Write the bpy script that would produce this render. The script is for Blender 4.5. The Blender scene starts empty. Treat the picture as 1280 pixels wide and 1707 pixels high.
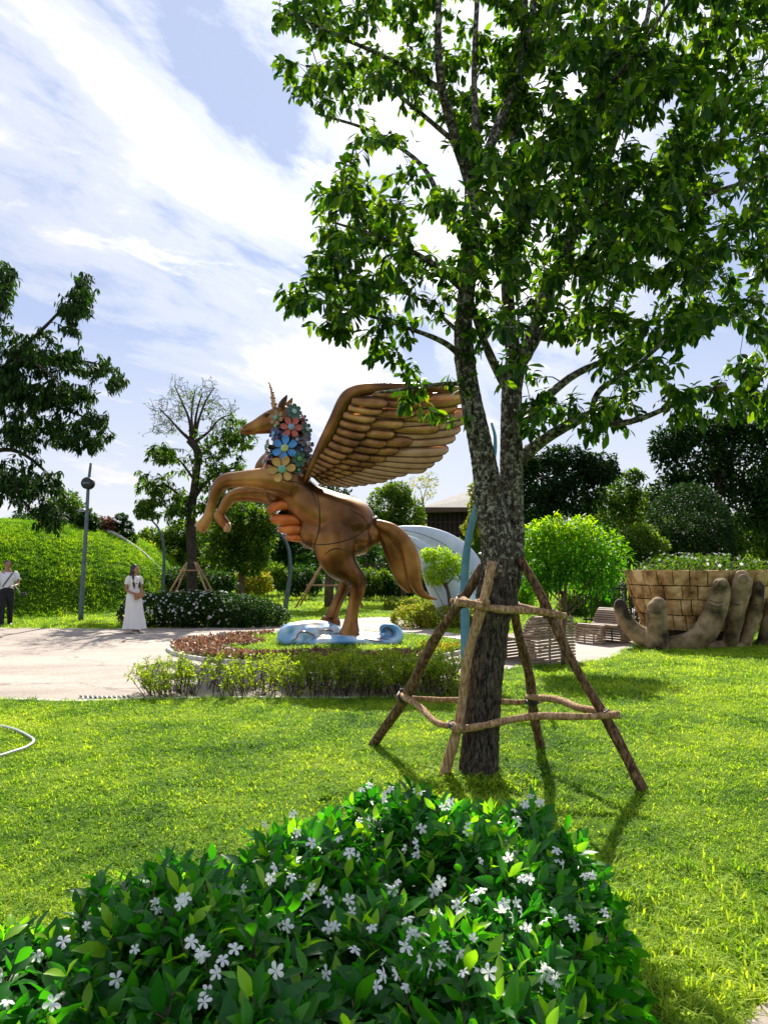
import bpy, math, random
import numpy as np
from mathutils import Vector, Matrix, Euler
from math import radians as R, pi, sin, cos

random.seed(7)
rng = np.random.default_rng(7)
sc = bpy.context.scene
COL = sc.collection

# ------------------------------------------------------------------ camera
CAM_H = 1.6
F = 1233.0                      # focal length in photograph pixels
PITCH = math.atan((945 - 853.5) / F)
cam_d = bpy.data.cameras.new("camera")
cam = bpy.data.objects.new("camera", cam_d)
COL.objects.link(cam)
cam.location = (0, 0, CAM_H)
cam.rotation_euler = (pi / 2 + PITCH, 0, 0)
cam_d.sensor_fit = 'VERTICAL'
cam_d.sensor_height = 36
cam_d.lens = 36 * F / 1707
cam_d.clip_start = 0.05
cam_d.clip_end = 3000
sc.camera = cam


def ray(px, py):
    u = (px - 640) / F
    v = (853.5 - py) / F
    return np.array([u, cos(PITCH) - v * sin(PITCH), sin(PITCH) + v * cos(PITCH)])


def P(px, py, D):
    """point seen at a photograph pixel, D metres in front of the viewer"""
    d = ray(px, py)
    d = d * (D / d[1])
    return np.array([d[0], D, CAM_H + d[2]])


def G(px, py, z=0.0):
    """ground point (height z) seen at a photograph pixel"""
    d = ray(px, py)
    k = (z - CAM_H) / d[2]
    return np.array([d[0] * k, d[1] * k, z])


# ------------------------------------------------------------------ light
sd = ray(668, -35)
sd = sd / np.linalg.norm(sd)                  # direction towards the sun
SUN_EL = math.asin(sd[2])
SUN_AZ = math.atan2(sd[0], sd[1])
sl = bpy.data.lights.new("sun", 'SUN')
sl.energy = 5.0
sl.angle = R(0.5)
sl.color = (1.0, 0.95, 0.84)
so = bpy.data.objects.new("sun", sl)
COL.objects.link(so)
so.location = (0, 0, 30)
so.rotation_euler = Vector(sd).to_track_quat('Z', 'Y').to_euler()

sc.view_settings.view_transform = 'Standard'
sc.view_settings.look = 'None'
sc.view_settings.exposure = 1.02
sc.view_settings.gamma = 1.0
sc.view_settings.use_curve_mapping = False
sc.cycles.use_denoising = True
sc.cycles.max_bounces = 7
sc.cycles.diffuse_bounces = 3
sc.cycles.glossy_bounces = 3
sc.cycles.transmission_bounces = 5
sc.cycles.transparent_max_bounces = 4
sc.cycles.sample_clamp_indirect = 6

world = bpy.data.worlds.new("World")
sc.world = world
world.use_nodes = True
wn = world.node_tree
wn.nodes.clear()


def N(tree, t, **kw):
    n = tree.nodes.new(t)
    for k, v in kw.items():
        if k.startswith('i_'):
            n.inputs[int(k[2:])].default_value = v
        else:
            setattr(n, k, v)
    return n


def L(tree, a, ao, b, bi):
    tree.links.new(a.outputs[ao], b.inputs[bi])


def ramp(tree, stops, interp='LINEAR'):
    n = tree.nodes.new('ShaderNodeValToRGB')
    n.color_ramp.interpolation = interp
    e = n.color_ramp.elements
    while len(e) > 1:
        e.remove(e[-1])
    e[0].position = stops[0][0]
    c = stops[0][1]
    e[0].color = (*c, 1) if len(c) == 3 else c
    for p, c in stops[1:]:
        q = e.new(p)
        q.color = (*c, 1) if len(c) == 3 else c
    return n


def build_sky():
    t = wn
    sky = N(t, 'ShaderNodeTexSky', sky_type='NISHITA', sun_disc=False, sun_elevation=SUN_EL,
            sun_rotation=SUN_AZ, altitude=10, air_density=1.0, dust_density=0.0, ozone_density=4.0)
    geo = N(t, 'ShaderNodeTexCoord')
    sep = N(t, 'ShaderNodeSeparateXYZ')
    L(t, geo, 'Generated', sep, 0)
    zz = N(t, 'ShaderNodeMath', operation='ADD', i_1=0.22)
    L(t, sep, 2, zz, 0)
    zc = N(t, 'ShaderNodeMath', operation='MAXIMUM', i_1=0.08)
    L(t, zz, 0, zc, 0)
    dx = N(t, 'ShaderNodeMath', operation='DIVIDE')
    L(t, sep, 0, dx, 0); L(t, zc, 0, dx, 1)
    dy = N(t, 'ShaderNodeMath', operation='DIVIDE')
    L(t, sep, 1, dy, 0); L(t, zc, 0, dy, 1)
    cb = N(t, 'ShaderNodeCombineXYZ')
    L(t, dx, 0, cb, 0); L(t, dy, 0, cb, 1)
    def plane_noise(rot, scl, loc, freq, det, rough, dist):
        mp = N(t, 'ShaderNodeMapping', vector_type='TEXTURE')
        mp.inputs['Rotation'].default_value = (0, 0, R(rot))
        mp.inputs['Scale'].default_value = scl
        mp.inputs['Location'].default_value = loc
        L(t, cb, 0, mp, 0)
        n = N(t, 'ShaderNodeTexNoise')
        n.inputs['Scale'].default_value = freq
        n.inputs['Detail'].default_value = det
        n.inputs['Roughness'].default_value = rough
        n.inputs['Distortion'].default_value = dist
        L(t, mp, 0, n, 'Vector')
        return n
    n1 = plane_noise(52, (1.9, 1, 1), (3.9, .4, 0), 2.3, 10, .60, .45)      # broad veils
    n2 = plane_noise(45, (3.0, 1, 1), (.9, 2.3, 0), 2.3, 9, .62, .5)       # streaks
    n3 = plane_noise(50, (1.5, 1, 1), (4.2, .3, 0), 6.0, 8, .65, .6)       # fine mottling
    dot = N(t, 'ShaderNodeVectorMath', operation='DOT_PRODUCT')
    nrm = N(t, 'ShaderNodeVectorMath', operation='NORMALIZE')
    L(t, geo, 'Generated', nrm, 0)
    L(t, nrm, 0, dot, 0)
    dot.inputs[1].default_value = tuple(sd)
    dm = N(t, 'ShaderNodeMapRange')
    dm.inputs['From Min'].default_value = 0.80
    dm.inputs['From Max'].default_value = 0.99
    L(t, dot, 'Value', dm, 0)
    bias = N(t, 'ShaderNodeMath', operation='MULTIPLY', i_1=0.11)
    L(t, dm, 0, bias, 0)
    m3 = N(t, 'ShaderNodeMath', operation='MULTIPLY_ADD', i_1=0.22, i_2=-0.11)
    L(t, n3, 0, m3, 0)
    a1 = N(t, 'ShaderNodeMath', operation='ADD')
    L(t, n1, 0, a1, 0); L(t, bias, 0, a1, 1)
    a2 = N(t, 'ShaderNodeMath', operation='ADD')
    L(t, a1, 0, a2, 0); L(t, m3, 0, a2, 1)
    r1 = ramp(t, [(0.45, (0, 0, 0)), (0.57, (.42, .42, .42)), (0.70, (1, 1, 1))], 'EASE')
    L(t, a2, 0, r1, 0)
    a3 = N(t, 'ShaderNodeMath', operation='ADD')
    L(t, n2, 0, a3, 0); L(t, m3, 0, a3, 1)
    r2 = ramp(t, [(0.54, (0, 0, 0)), (0.66, (1, 1, 1))], 'EASE')
    L(t, a3, 0, r2, 0)
    mx = N(t, 'ShaderNodeMath', operation='MAXIMUM')
    L(t, r1, 0, mx, 0); L(t, r2, 0, mx, 1)
    # thin haze towards the horizon
    hz = N(t, 'ShaderNodeMapRange')
    hz.inputs['From Min'].default_value = 0.0
    hz.inputs['From Max'].default_value = 0.30
    hz.inputs['To Min'].default_value = 0.85
    hz.inputs['To Max'].default_value = 0.08
    L(t, sep, 2, hz, 0)
    mx2 = N(t, 'ShaderNodeMath', operation='MAXIMUM')
    L(t, mx, 0, mx2, 0); L(t, hz, 0, mx2, 1)
    glow = N(t, 'ShaderNodeMath', operation='POWER', i_1=2.0)
    L(t, dm, 0, glow, 0)
    gm = N(t, 'ShaderNodeMath', operation='MULTIPLY_ADD', i_1=7.0, i_2=CLOUD)
    L(t, glow, 0, gm, 0)
    cc = N(t, 'ShaderNodeVectorMath', operation='SCALE')
    cc.inputs[0].default_value = (1.0, 0.985, 0.99)
    L(t, gm, 0, cc, 'Scale')
    # clear air: Nishita evened out towards a soft tropical blue
    hs = N(t, 'ShaderNodeMix', data_type='RGBA')
    hs.inputs[0].default_value = 0.72
    t.links.new(sky.outputs[0], hs.inputs[6])
    hs.inputs[7].default_value = tuple(c * CLOUD for c in (.58, .69, 1.0)) + (1,)
    mix = N(t, 'ShaderNodeMix', data_type='RGBA')
    L(t, mx2, 0, mix, 'Factor')
    t.links.new(hs.outputs[2], mix.inputs[6])
    t.links.new(cc.outputs[0], mix.inputs[7])
    bg = N(t, 'ShaderNodeBackground')
    bg.inputs['Strength'].default_value = 0.05
    t.links.new(mix.outputs[2], bg.inputs[0])
    out = N(t, 'ShaderNodeOutputWorld')
    L(t, bg, 0, out, 0)


CLOUD = 10.0
build_sky()

# ------------------------------------------------------------------ mesh helpers


def norm(v):
    v = np.asarray(v, float)
    l = np.linalg.norm(v, axis=-1, keepdims=True)
    return v / np.maximum(l, 1e-9)


class MB:
    def __init__(s):
        s.v = []; s.f = []; s.n = 0; s.t = []

    def add(s, V, faces, tint=0.0):
        V = np.asarray(V, float)
        s.v.append(V)
        for f in faces:
            f = np.asarray(f, int)
            if f.size:
                s.f.append(f + s.n)
        s.n += len(V)
        t = np.empty(len(V)); t[:] = tint
        s.t.append(t)
        return s

    def tube(s, pts, rad, seg=8, squash=None, tint=0.0, round_ends=False, jit=0.0, side=None):
        """swept tube. squash: factor of the radius along `side` (default world Y)"""
        pts = np.asarray(pts, float)
        rad = np.broadcast_to(np.asarray(rad, float), (len(pts),)).copy()
        sq = np.broadcast_to(np.asarray(1.0 if squash is None else squash, float), (len(pts),)).copy()
        if round_ends:
            def cap(p, q, r):
                d = norm(p - q)
                return [(p + d * r * 0.92, r * 0.35), (p + d * r * 0.6, r * 0.78)]
            a = cap(pts[0], pts[1], rad[0]); b = cap(pts[-1], pts[-2], rad[-1])
            pts = np.vstack([[a[0][0], a[1][0]], pts, [b[1][0], b[0][0]]])
            rad = np.concatenate([[a[0][1], a[1][1]], rad, [b[1][1], b[0][1]]])
            sq = np.concatenate([[sq[0]] * 2, sq, [sq[-1]] * 2])
        T = np.zeros_like(pts)
        T[1:-1] = pts[2:] - pts[:-2]
        T[0] = pts[1] - pts[0]; T[-1] = pts[-1] - pts[-2]
        T = norm(T)
        if squash is not None or side is not None:
            sd_ = np.array([0, 1, 0.0]) if side is None else np.asarray(side, float)
            A = sd_[None, :] - (T @ sd_)[:, None] * T
            A = norm(A)
        else:
            A = np.zeros_like(pts)
            ref = np.array([0, 0, 1.0]) if abs(T[0][2]) < 0.9 else np.array([1.0, 0, 0])
            a = norm(np.cross(T[0], ref))
            for i in range(len(pts)):
                a = norm(a - np.dot(a, T[i]) * T[i])
                A[i] = a
        B = np.cross(T, A)
        ang = np.arange(seg) * 2 * pi / seg
        ca, sa = np.cos(ang), np.sin(ang)
        rr = rad[:, None] * np.ones((1, seg))
        if jit:
            rr = rr * (1 + jit * (rng.random(rr.shape) - .5))
        V = pts[:, None, :] + (rr * ca)[..., None] * A[:, None, :] * sq[:, None, None] + (rr * sa)[..., None] * B[:, None, :]
        n = len(pts)
        i = np.arange(n - 1)[:, None] * seg; j = np.arange(seg)[None, :]
        q = np.stack([i + j, i + (j + 1) % seg, i + seg + (j + 1) % seg, i + seg + j], -1).reshape(-1, 4)
        c0 = np.arange(seg)[::-1][None, :]; c1 = ((n - 1) * seg + np.arange(seg))[None, :]
        s.add(V.reshape(-1, 3), [q, c0, c1], tint)
        return s

    def box(s, c, size, rz=0.0, M=None, tint=0.0, taper=1.0):
        x, y, z = np.asarray(size, float) / 2
        V = np.array([[-x, -y, -z], [x, -y, -z], [x, y, -z], [-x, y, -z],
                      [-x * taper, -y * taper, z], [x * taper, -y * taper, z], [x * taper, y * taper, z], [-x * taper, y * taper, z]])
        if M is not None:
            V = V @ np.asarray(M).T
        elif rz:
            ca, sa = cos(rz), sin(rz)
            V = V @ np.array([[ca, -sa, 0], [sa, ca, 0], [0, 0, 1]]).T
        V = V + np.asarray(c, float)
        s.add(V, [np.array([[3, 2, 1, 0], [4, 5, 6, 7], [0, 1, 5, 4], [1, 2, 6, 5], [2, 3, 7, 6], [3, 0, 4, 7]])], tint)
        return s

    def ball(s, c, r, seg=12, rings=8, M=None, tint=0.0):
        r = np.broadcast_to(np.asarray(r, float), (3,))
        th = np.linspace(0, pi, rings + 1)[1:-1]
        ph = np.arange(seg) * 2 * pi / seg
        V = [[0, 0, 1.0]]
        for a in th:
            for b in ph:
                V.append([sin(a) * cos(b), sin(a) * sin(b), cos(a)])
        V.append([0, 0, -1.0])
        V = np.array(V) * r
        if M is not None:
            V = V @ np.asarray(M).T
        V = V + np.asarray(c, float)
        m = len(th)
        tri = [[0, 1 + j, 1 + (j + 1) % seg] for j in range(seg)]
        last = 1 + (m - 1) * seg
        tri += [[last + (j + 1) % seg, last + j, len(V) - 1] for j in range(seg)]
        q = []
        for i in range(m - 1):
            for j in range(seg):
                a = 1 + i * seg
                q.append([a + j, a + seg + j, a + seg + (j + 1) % seg, a + (j + 1) % seg])
        s.add(V, [np.array(tri), np.array(q).reshape(-1, 4)], tint)
        return s

    def mesh(s, name, mat=None, smooth=True):
        V = np.vstack(s.v) if s.v else np.zeros((0, 3))
        me = bpy.data.meshes.new(name)
        me.vertices.add(len(V))
        me.vertices.foreach_set('co', V.astype(np.float32).ravel())
        if s.f:
            li = np.concatenate([f.ravel() for f in s.f])
            tot = np.concatenate([np.full(len(f), f.shape[1]) for f in s.f])
            st = np.concatenate([[0], np.cumsum(tot)[:-1]])
            me.loops.add(len(li))
            me.loops.foreach_set('vertex_index', li.astype(np.int32))
            me.polygons.add(len(tot))
            me.polygons.foreach_set('loop_start', st.astype(np.int32))
            me.polygons.foreach_set('use_smooth', np.full(len(tot), smooth, dtype=bool))
        at = me.attributes.new('tint', 'FLOAT', 'POINT')
        at.data.foreach_set('value', np.concatenate(s.t).astype(np.float32) if s.t else [])
        me.update(calc_edges=True)
        if mat:
            me.materials.append(mat)
        return me

    def build(s, name, mat=None, parent=None, smooth=True, kind=None):
        return link(name, s.mesh(name, mat, smooth), parent, kind)


def link(name, me, parent=None, kind=None):
    o = bpy.data.objects.new(name, me)
    COL.objects.link(o)
    if parent is not None:
        o.parent = parent
        o.matrix_parent_inverse = world_of(parent).inverted()
    if kind:
        o['kind'] = kind
    return o


def world_of(o):
    m = o.matrix_basis.copy()
    p = o.parent
    if p is not None:
        m = world_of(p) @ o.matrix_parent_inverse @ m
    return m


def thing(name, loc, label, cat, group=None):
    o = bpy.data.objects.new(name, None)
    COL.objects.link(o)
    o.empty_display_size = 0.2
    o.location = tuple(loc)
    return tag(o, label, cat, group)


def tag(o, label, cat, group=None, kind=None):
    o['label'] = label
    if cat:
        o['category'] = cat
    if group:
        o['group'] = group
    if kind:
        o['kind'] = kind
    return o


def remeshed(mb, name, mat, parent=None, voxel=0.03, smooth_it=6, kind=None, disp=None):
    """voxel-remesh overlapping sweeps into one continuous skin"""
    me = mb.mesh(name + '_src', None)
    o = bpy.data.objects.new(name + '_src', me)
    COL.objects.link(o)
    m = o.modifiers.new('r', 'REMESH'); m.mode = 'VOXEL'; m.voxel_size = voxel; m.use_smooth_shade = True
    s = o.modifiers.new('s', 'SMOOTH'); s.iterations = smooth_it; s.factor = 0.5
    if disp:
        tex = bpy.data.textures.new(name, 'CLOUDS'); tex.noise_scale = disp[1]
        d = o.modifiers.new('d', 'DISPLACE'); d.texture = tex; d.strength = disp[0]; d.mid_level = 0.5
    dg = bpy.context.evaluated_depsgraph_get()
    ev = o.evaluated_get(dg)
    out = bpy.data.meshes.new_from_object(ev)
    out.name = name
    out.materials.clear()
    out.materials.append(mat)
    bpy.data.objects.remove(o)
    bpy.data.meshes.remove(me)
    return link(name, out, parent, kind)


# ------------------------------------------------------------------ materials


def newmat(name):
    m = bpy.data.materials.new(name)
    m.use_nodes = True
    t = m.node_tree
    t.nodes.clear()
    out = N(t, 'ShaderNodeOutputMaterial')
    return m, t, out


def leaf_mat(name, stops, trans=0.45, tcol=(1.5, 1.6, 0.5), rough=0.45, spec=0.4, rand=0.35):
    m, t, out = newmat(name)
    at = N(t, 'ShaderNodeAttribute', attribute_name='tint')
    oi = N(t, 'ShaderNodeObjectInfo')
    sc_ = N(t, 'ShaderNodeMath', operation='MULTIPLY', i_1=rand)
    L(t, oi, 'Random', sc_, 0)
    ad = N(t, 'ShaderNodeMath', operation='ADD')
    L(t, at, 'Fac', ad, 0); L(t, sc_, 0, ad, 1)
    fr = N(t, 'ShaderNodeMath', operation='PINGPONG', i_1=1.0)
    L(t, ad, 0, fr, 0)
    rp = ramp(t, stops)
    L(t, fr, 0, rp, 0)
    pr = N(t, 'ShaderNodeBsdfPrincipled')
    pr.inputs['Roughness'].default_value = rough
    pr.inputs['Specular IOR Level'].default_value = spec
    L(t, rp, 0, pr, 'Base Color')
    tr = N(t, 'ShaderNodeBsdfTranslucent')
    mu = N(t, 'ShaderNodeMix', data_type='RGBA', blend_type='MULTIPLY')
    mu.inputs[0].default_value = 1.0
    mu.clamp_result = False
    t.links.new(rp.outputs[0], mu.inputs[6])
    mu.inputs[7].default_value = (*[c * 1.6 for c in tcol], 1)
    t.links.new(mu.outputs[2], tr.inputs[0])
    ms = N(t, 'ShaderNodeMixShader', i_0=trans)
    L(t, pr, 0, ms, 1); L(t, tr, 0, ms, 2); L(t, ms, 0, out, 0)
    return m


def surf(name, stops, scale=4.0, rough=0.6, metal=0.0, bump=0.0, bscale=30.0, detail=6, stretch=None, spec=0.5, coat=0.0,
         vor=0, rrange=None, coords='Object'):
    m, t, out = newmat(name)
    tc = N(t, 'ShaderNodeTexCoord')
    src = (tc, coords)
    if stretch:
        mp = N(t, 'ShaderNodeMapping')
        mp.inputs['Scale'].default_value = stretch
        L(t, tc, coords, mp, 0)
        src = (mp, 0)
    n = N(t, 'ShaderNodeTexNoise')
    n.inputs['Scale'].default_value = scale
    n.inputs['Detail'].default_value = detail
    n.inputs['Roughness'].default_value = 0.6
    L(t, src[0], src[1], n, 'Vector')
    rp = ramp(t, stops)
    L(t, n, 0, rp, 0)
    pr = N(t, 'ShaderNodeBsdfPrincipled')
    L(t, rp, 0, pr, 'Base Color')
    pr.inputs['Roughness'].default_value = rough
    pr.inputs['Metallic'].default_value = metal
    pr.inputs['Specular IOR Level'].default_value = spec
    pr.inputs['Coat Weight'].default_value = coat
    pr.inputs['Coat Roughness'].default_value = 0.25
    if rrange:
        rr = N(t, 'ShaderNodeMapRange')
        rr.inputs['To Min'].default_value = rrange[0]; rr.inputs['To Max'].default_value = rrange[1]
        rr.inputs['From Min'].default_value = 0.3; rr.inputs['From Max'].default_value = 0.7
        L(t, n, 0, rr, 0); L(t, rr, 0, pr, 'Roughness')
    if bump:
        if vor:
            b = N(t, 'ShaderNodeTexVoronoi'); b.inputs['Scale'].default_value = bscale
        else:
            b = N(t, 'ShaderNodeTexNoise'); b.inputs['Scale'].default_value = bscale; b.inputs['Detail'].default_value = 6
        L(t, src[0], src[1], b, 'Vector')
        bp = N(t, 'ShaderNodeBump')
        bp.inputs['Strength'].default_value = bump
        bp.inputs['Distance'].default_value = 0.02
        L(t, b, 0, bp, 'Height'); L(t, bp, 0, pr, 'Normal')
    L(t, pr, 0, out, 0)
    return m


def bark_mat(name, dark, light, lichen=None, scale=10, lich_amt=0.55, zstretch=0.22, wet=False):
    m, t, out = newmat(name)
    tc = N(t, 'ShaderNodeTexCoord')
    mp = N(t, 'ShaderNodeMapping')
    mp.inputs['Scale'].default_value = (1, 1, zstretch)
    L(t, tc, 'Object', mp, 0)
    n = N(t, 'ShaderNodeTexNoise'); n.inputs['Scale'].default_value = scale * 3.5; n.inputs['Detail'].default_value = 8
    n.inputs['Roughness'].default_value = 0.65
    L(t, mp, 0, n, 'Vector')
    rp = ramp(t, [(0.42, dark), (0.66, light)])
    L(t, n, 0, rp, 0)
    pr = N(t, 'ShaderNodeBsdfPrincipled')
    pr.inputs['Roughness'].default_value = 0.85
    pr.inputs['Specular IOR Level'].default_value = 0.25
    if lichen:
        n2 = N(t, 'ShaderNodeTexNoise'); n2.inputs['Scale'].default_value = scale * 1.6; n2.inputs['Detail'].default_value = 7
        n2.inputs['Roughness'].default_value = 0.7
        L(t, tc, 'Object', n2, 'Vector')
        # lichen thins out towards the foot of the trunk
        sep = N(t, 'ShaderNodeSeparateXYZ'); L(t, tc, 'Object', sep, 0)
        mr = N(t, 'ShaderNodeMapRange')
        mr.inputs['From Min'].default_value = 0.5; mr.inputs['From Max'].default_value = 1.9
        mr.inputs['To Min'].default_value = -0.2; mr.inputs['To Max'].default_value = 0.0
        L(t, sep, 2, mr, 0)
        ad = N(t, 'ShaderNodeMath', operation='ADD'); L(t, n2, 0, ad, 0); L(t, mr, 0, ad, 1)
        r2 = ramp(t, [(lich_amt - 0.06, (0, 0, 0)), (lich_amt + 0.02, (1, 1, 1))])
        L(t, ad, 0, r2, 0)
        mx = N(t, 'ShaderNodeMix', data_type='RGBA')
        L(t, r2, 0, mx, 'Factor')
        t.links.new(rp.outputs[0], mx.inputs[6])
        mx.inputs[7].default_value = (*lichen, 1)
        t.links.new(mx.outputs[2], pr.inputs['Base Color'])
    else:
        L(t, rp, 0, pr, 'Base Color')
    bp = N(t, 'ShaderNodeBump'); bp.inputs['Strength'].default_value = 0.9; bp.inputs['Distance'].default_value = 0.02
    L(t, n, 0, bp, 'Height'); L(t, bp, 0, pr, 'Normal')
    L(t, pr, 0, out, 0)
    return m


def plain(name, col, rough=0.6, metal=0.0, spec=0.5, coat=0.0):
    c = np.array(col)
    return surf(name, [(0.3, tuple(c * 0.8)), (0.7, tuple(np.minimum(c * 1.15, 0.9)))], 9, rough, metal, 0.08, 60, spec=spec, coat=coat)


def grass_mat(name, stops, trans=0.45):
    m, t, out = newmat(name)
    g = N(t, 'ShaderNodeNewGeometry')
    n = N(t, 'ShaderNodeTexNoise'); n.inputs['Scale'].default_value = 1.1; n.inputs['Detail'].default_value = 5
    n.inputs['Roughness'].default_value = 0.62
    L(t, g, 'Position', n, 'Vector')
    at = N(t, 'ShaderNodeAttribute', attribute_name='tint')
    oi = N(t, 'ShaderNodeObjectInfo')
    a = N(t, 'ShaderNodeMath', operation='MULTIPLY_ADD', i_1=0.35, i_2=-0.30)
    L(t, at, 'Fac', a, 0)
    b = N(t, 'ShaderNodeMath', operation='MULTIPLY_ADD', i_1=0.22)
    L(t, oi, 'Random', b, 0); L(t, a, 0, b, 2)
    c0 = N(t, 'ShaderNodeMath', operation='ADD')
    L(t, n, 0, c0, 0); L(t, b, 0, c0, 1)
    nb = N(t, 'ShaderNodeTexNoise'); nb.inputs['Scale'].default_value = .33; nb.inputs['Detail'].default_value = 3
    L(t, g, 'Position', nb, 'Vector')
    c1 = N(t, 'ShaderNodeMath', operation='MULTIPLY_ADD', i_1=.5, i_2=-.25)
    L(t, nb, 0, c1, 0)
    c = N(t, 'ShaderNodeMath', operation='ADD')
    L(t, c0, 0, c, 0); L(t, c1, 0, c, 1)
    rp = ramp(t, stops)
    L(t, c, 0, rp, 0)
    pr = N(t, 'ShaderNodeBsdfPrincipled'); pr.inputs['Roughness'].default_value = 0.7
    pr.inputs['Specular IOR Level'].default_value = 0.12
    L(t, rp, 0, pr, 'Base Color')
    tr = N(t, 'ShaderNodeBsdfTranslucent')
    mu = N(t, 'ShaderNodeMix', data_type='RGBA', blend_type='MULTIPLY')
    mu.inputs[0].default_value = 1.0
    t.links.new(rp.outputs[0], mu.inputs[6])
    mu.inputs[7].default_value = (1.98, 1.92, 0.5, 1)
    t.links.new(mu.outputs[2], tr.inputs[0])
    ms = N(t, 'ShaderNodeMixShader', i_0=trans)
    L(t, pr, 0, ms, 1); L(t, tr, 0, ms, 2); L(t, ms, 0, out, 0)
    return m


M = {}
M['leaf_main'] = leaf_mat('main_tree_leaf', [(0, (.007, .026, .004)), (.55, (.015, .054, .007)), (.80, (.050, .115, .010)), (1, (.11, .19, .014))], .40, (2.2, 2.0, .35), rough=.45, spec=.18)
M['leaf_bush'] = leaf_mat('jasmine_leaf', [(0, (.008, .070, .008)), (.45, (.020, .13, .010)), (.82, (.060, .22, .012)), (.93, (.15, .30, .015)), (1, (.20, .36, .02))], .42, (1.6, 1.9, .3), rough=.32, spec=.32)
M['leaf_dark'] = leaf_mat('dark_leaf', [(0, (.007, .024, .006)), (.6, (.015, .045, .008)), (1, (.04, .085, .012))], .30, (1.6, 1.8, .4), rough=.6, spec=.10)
M['leaf_black'] = leaf_mat('black_green_leaf', [(0, (.005, .018, .005)), (.7, (.012, .035, .008)), (1, (.035, .08, .012))], .2, (1.6, 1.8, .4), rough=.6, spec=.08)  # near-black green with low translucency
M['leaf_mid'] = leaf_mat('mid_leaf', [(0, (.014, .048, .008)), (.6, (.036, .09, .011)), (1, (.11, .16, .018))], .42, (1.8, 1.7, .35), rough=.6, spec=.12)
M['leaf_bright'] = leaf_mat('bright_leaf', [(0, (.02, .11, .008)), (.5, (.085, .22, .010)), (1, (.28, .38, .012))], .5, (1.8, 1.6, .25), rough=.55, spec=.15)
M['leaf_olive'] = leaf_mat('olive_leaf', [(0, (.05, .085, .012)), (.5, (.13, .18, .018)), (.85, (.24, .25, .025)), (1, (.26, .12, .04))], .45, (1.6, 1.5, .4), rough=.6, spec=.12)
M['leaf_hedge'] = leaf_mat('hedge_leaf', [(0, (.06, .13, .012)), (.5, (.15, .24, .018)), (.9, (.26, .32, .025)), (1, (.26, .14, .04))], .5, (1.7, 1.6, .4), rough=.6, spec=.12)
M['leaf_red'] = leaf_mat('red_brown_leaf', [(0, (.045, .016, .014)), (.4, (.13, .042, .03)), (.7, (.26, .12, .075)), (.88, (.12, .12, .03)), (1, (.38, .25, .17))], .28, (1.2, 1.0, .8))
M['leaf_brown'] = leaf_mat('dry_leaf', [(0, (.18, .08, .03)), (1, (.30, .16, .06))], .3, (1, 1, 1), rand=1)
M['grass'] = grass_mat('grass_blades', [(.18, (.028, .090, .010)), (.38, (.125, .25, .020)), (.55, (.25, .365, .034)), (.80, (.40, .47, .065))], .50)
M['grass_hill'] = grass_mat('shaded_mound_grass', [(.20, (.025, .085, .010)), (.42, (.09, .21, .014)), (.60, (.18, .32, .018)), (.82, (.30, .40, .03))], .45)  # darker, greener copy of the lawn grass; slope's shade put into the colour
M['grass_core'] = surf('lawn_soil', [(.35, (.03, .085, .008)), (.65, (.12, .20, .012))], 1.2, .95, bump=.8, bscale=40, spec=.1)
M['petal'] = leaf_mat('white_petal', [(0, (.86, .86, .82)), (1, (.9, .9, .88))], .4, (.62, .62, .6), rough=.6, spec=.2)
M['bark_main'] = bark_mat('lichen_bark', (.008, .006, .005), (.15, .115, .085), (.36, .34, .28), 17, .565)
M['bark'] = bark_mat('brown_bark', (.02, .015, .011), (.10, .075, .055))
M['bark_twig'] = bark_mat('twig_bark', (.045, .028, .016), (.20, .14, .085))
M['pole_wood'] = bark_mat('pole_wood', (.26, .13, .06), (.66, .44, .25), (.66, .54, .40), 14, .58, .3)  # brighter copy of the pole wood, lit tan of the crossbars put into colour
M['pole_dark'] = bark_mat('dark_pole_wood', (.05, .026, .014), (.30, .17, .085), (.40, .30, .2), 14, .62, .3)
M['bronze'] = surf('bronze_paint', [(.34, (.085, .032, .008)), (.50, (.22, .092, .022)), (.66, (.42, .21, .055))], .9, .30, .80, .05, 30, coat=.15, rrange=(.28, .42), detail=3)
M['bronze_dark'] = plain('dark_bronze', (.035, .018, .010), .4, .4)
M['bronze_light'] = surf('pale_bronze', [(.3, (.34, .17, .08)), (.7, (.58, .36, .20))], 2.5, .42, .45, .05, 30)
M['feather'] = surf('feather_bronze', [(.34, (.12, .042, .009)), (.5, (.30, .13, .030)), (.64, (.50, .27, .075))], 1.6, .36, .65, .05, 40, coat=.2)
M['orange_plate'] = surf('orange_bronze', [(.3, (.42, .08, .012)), (.7, (.68, .20, .03))], 2.5, .4, .3, .05, 30)
M['cloud_blue'] = surf('cloud_paint', [(.36, (.08, .24, .46)), (.48, (.24, .46, .66)), (.58, (.60, .70, .78)), (.66, (.34, .20, .10))], 1.5, .35, 0, .03, 20, detail=2, coat=.3)
M['white_paint'] = surf('white_sculpture_paint', [(.3, (.36, .45, .56)), (.7, (.62, .68, .74))], 1.4, .4, 0, .05, 30, coat=.2)
M['rock_white'] = surf('pale_concrete', [(.3, (.45, .42, .37)), (.7, (.68, .65, .58))], 3, .85, 0, .3, 20)
M['teal'] = surf('teal_lamp_paint', [(.3, (.045, .16, .21)), (.7, (.085, .24, .30))], 4, .45, .1, .05, 30)
M['lamp_grey'] = surf('grey_lamp_paint', [(.3, (.07, .10, .11)), (.7, (.13, .17, .18))], 6, .5, .2, .05, 30)
M['black'] = plain('black_paint', (.014, .014, .015), .5)
M['stone_hand'] = surf('cast_stone', [(.36, (.028, .020, .010)), (.47, (.14, .10, .05)), (.55, (.26, .18, .095)), (.68, (.42, .31, .17))], 2.2, .85, 0, .5, 26, spec=.25)
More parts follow.
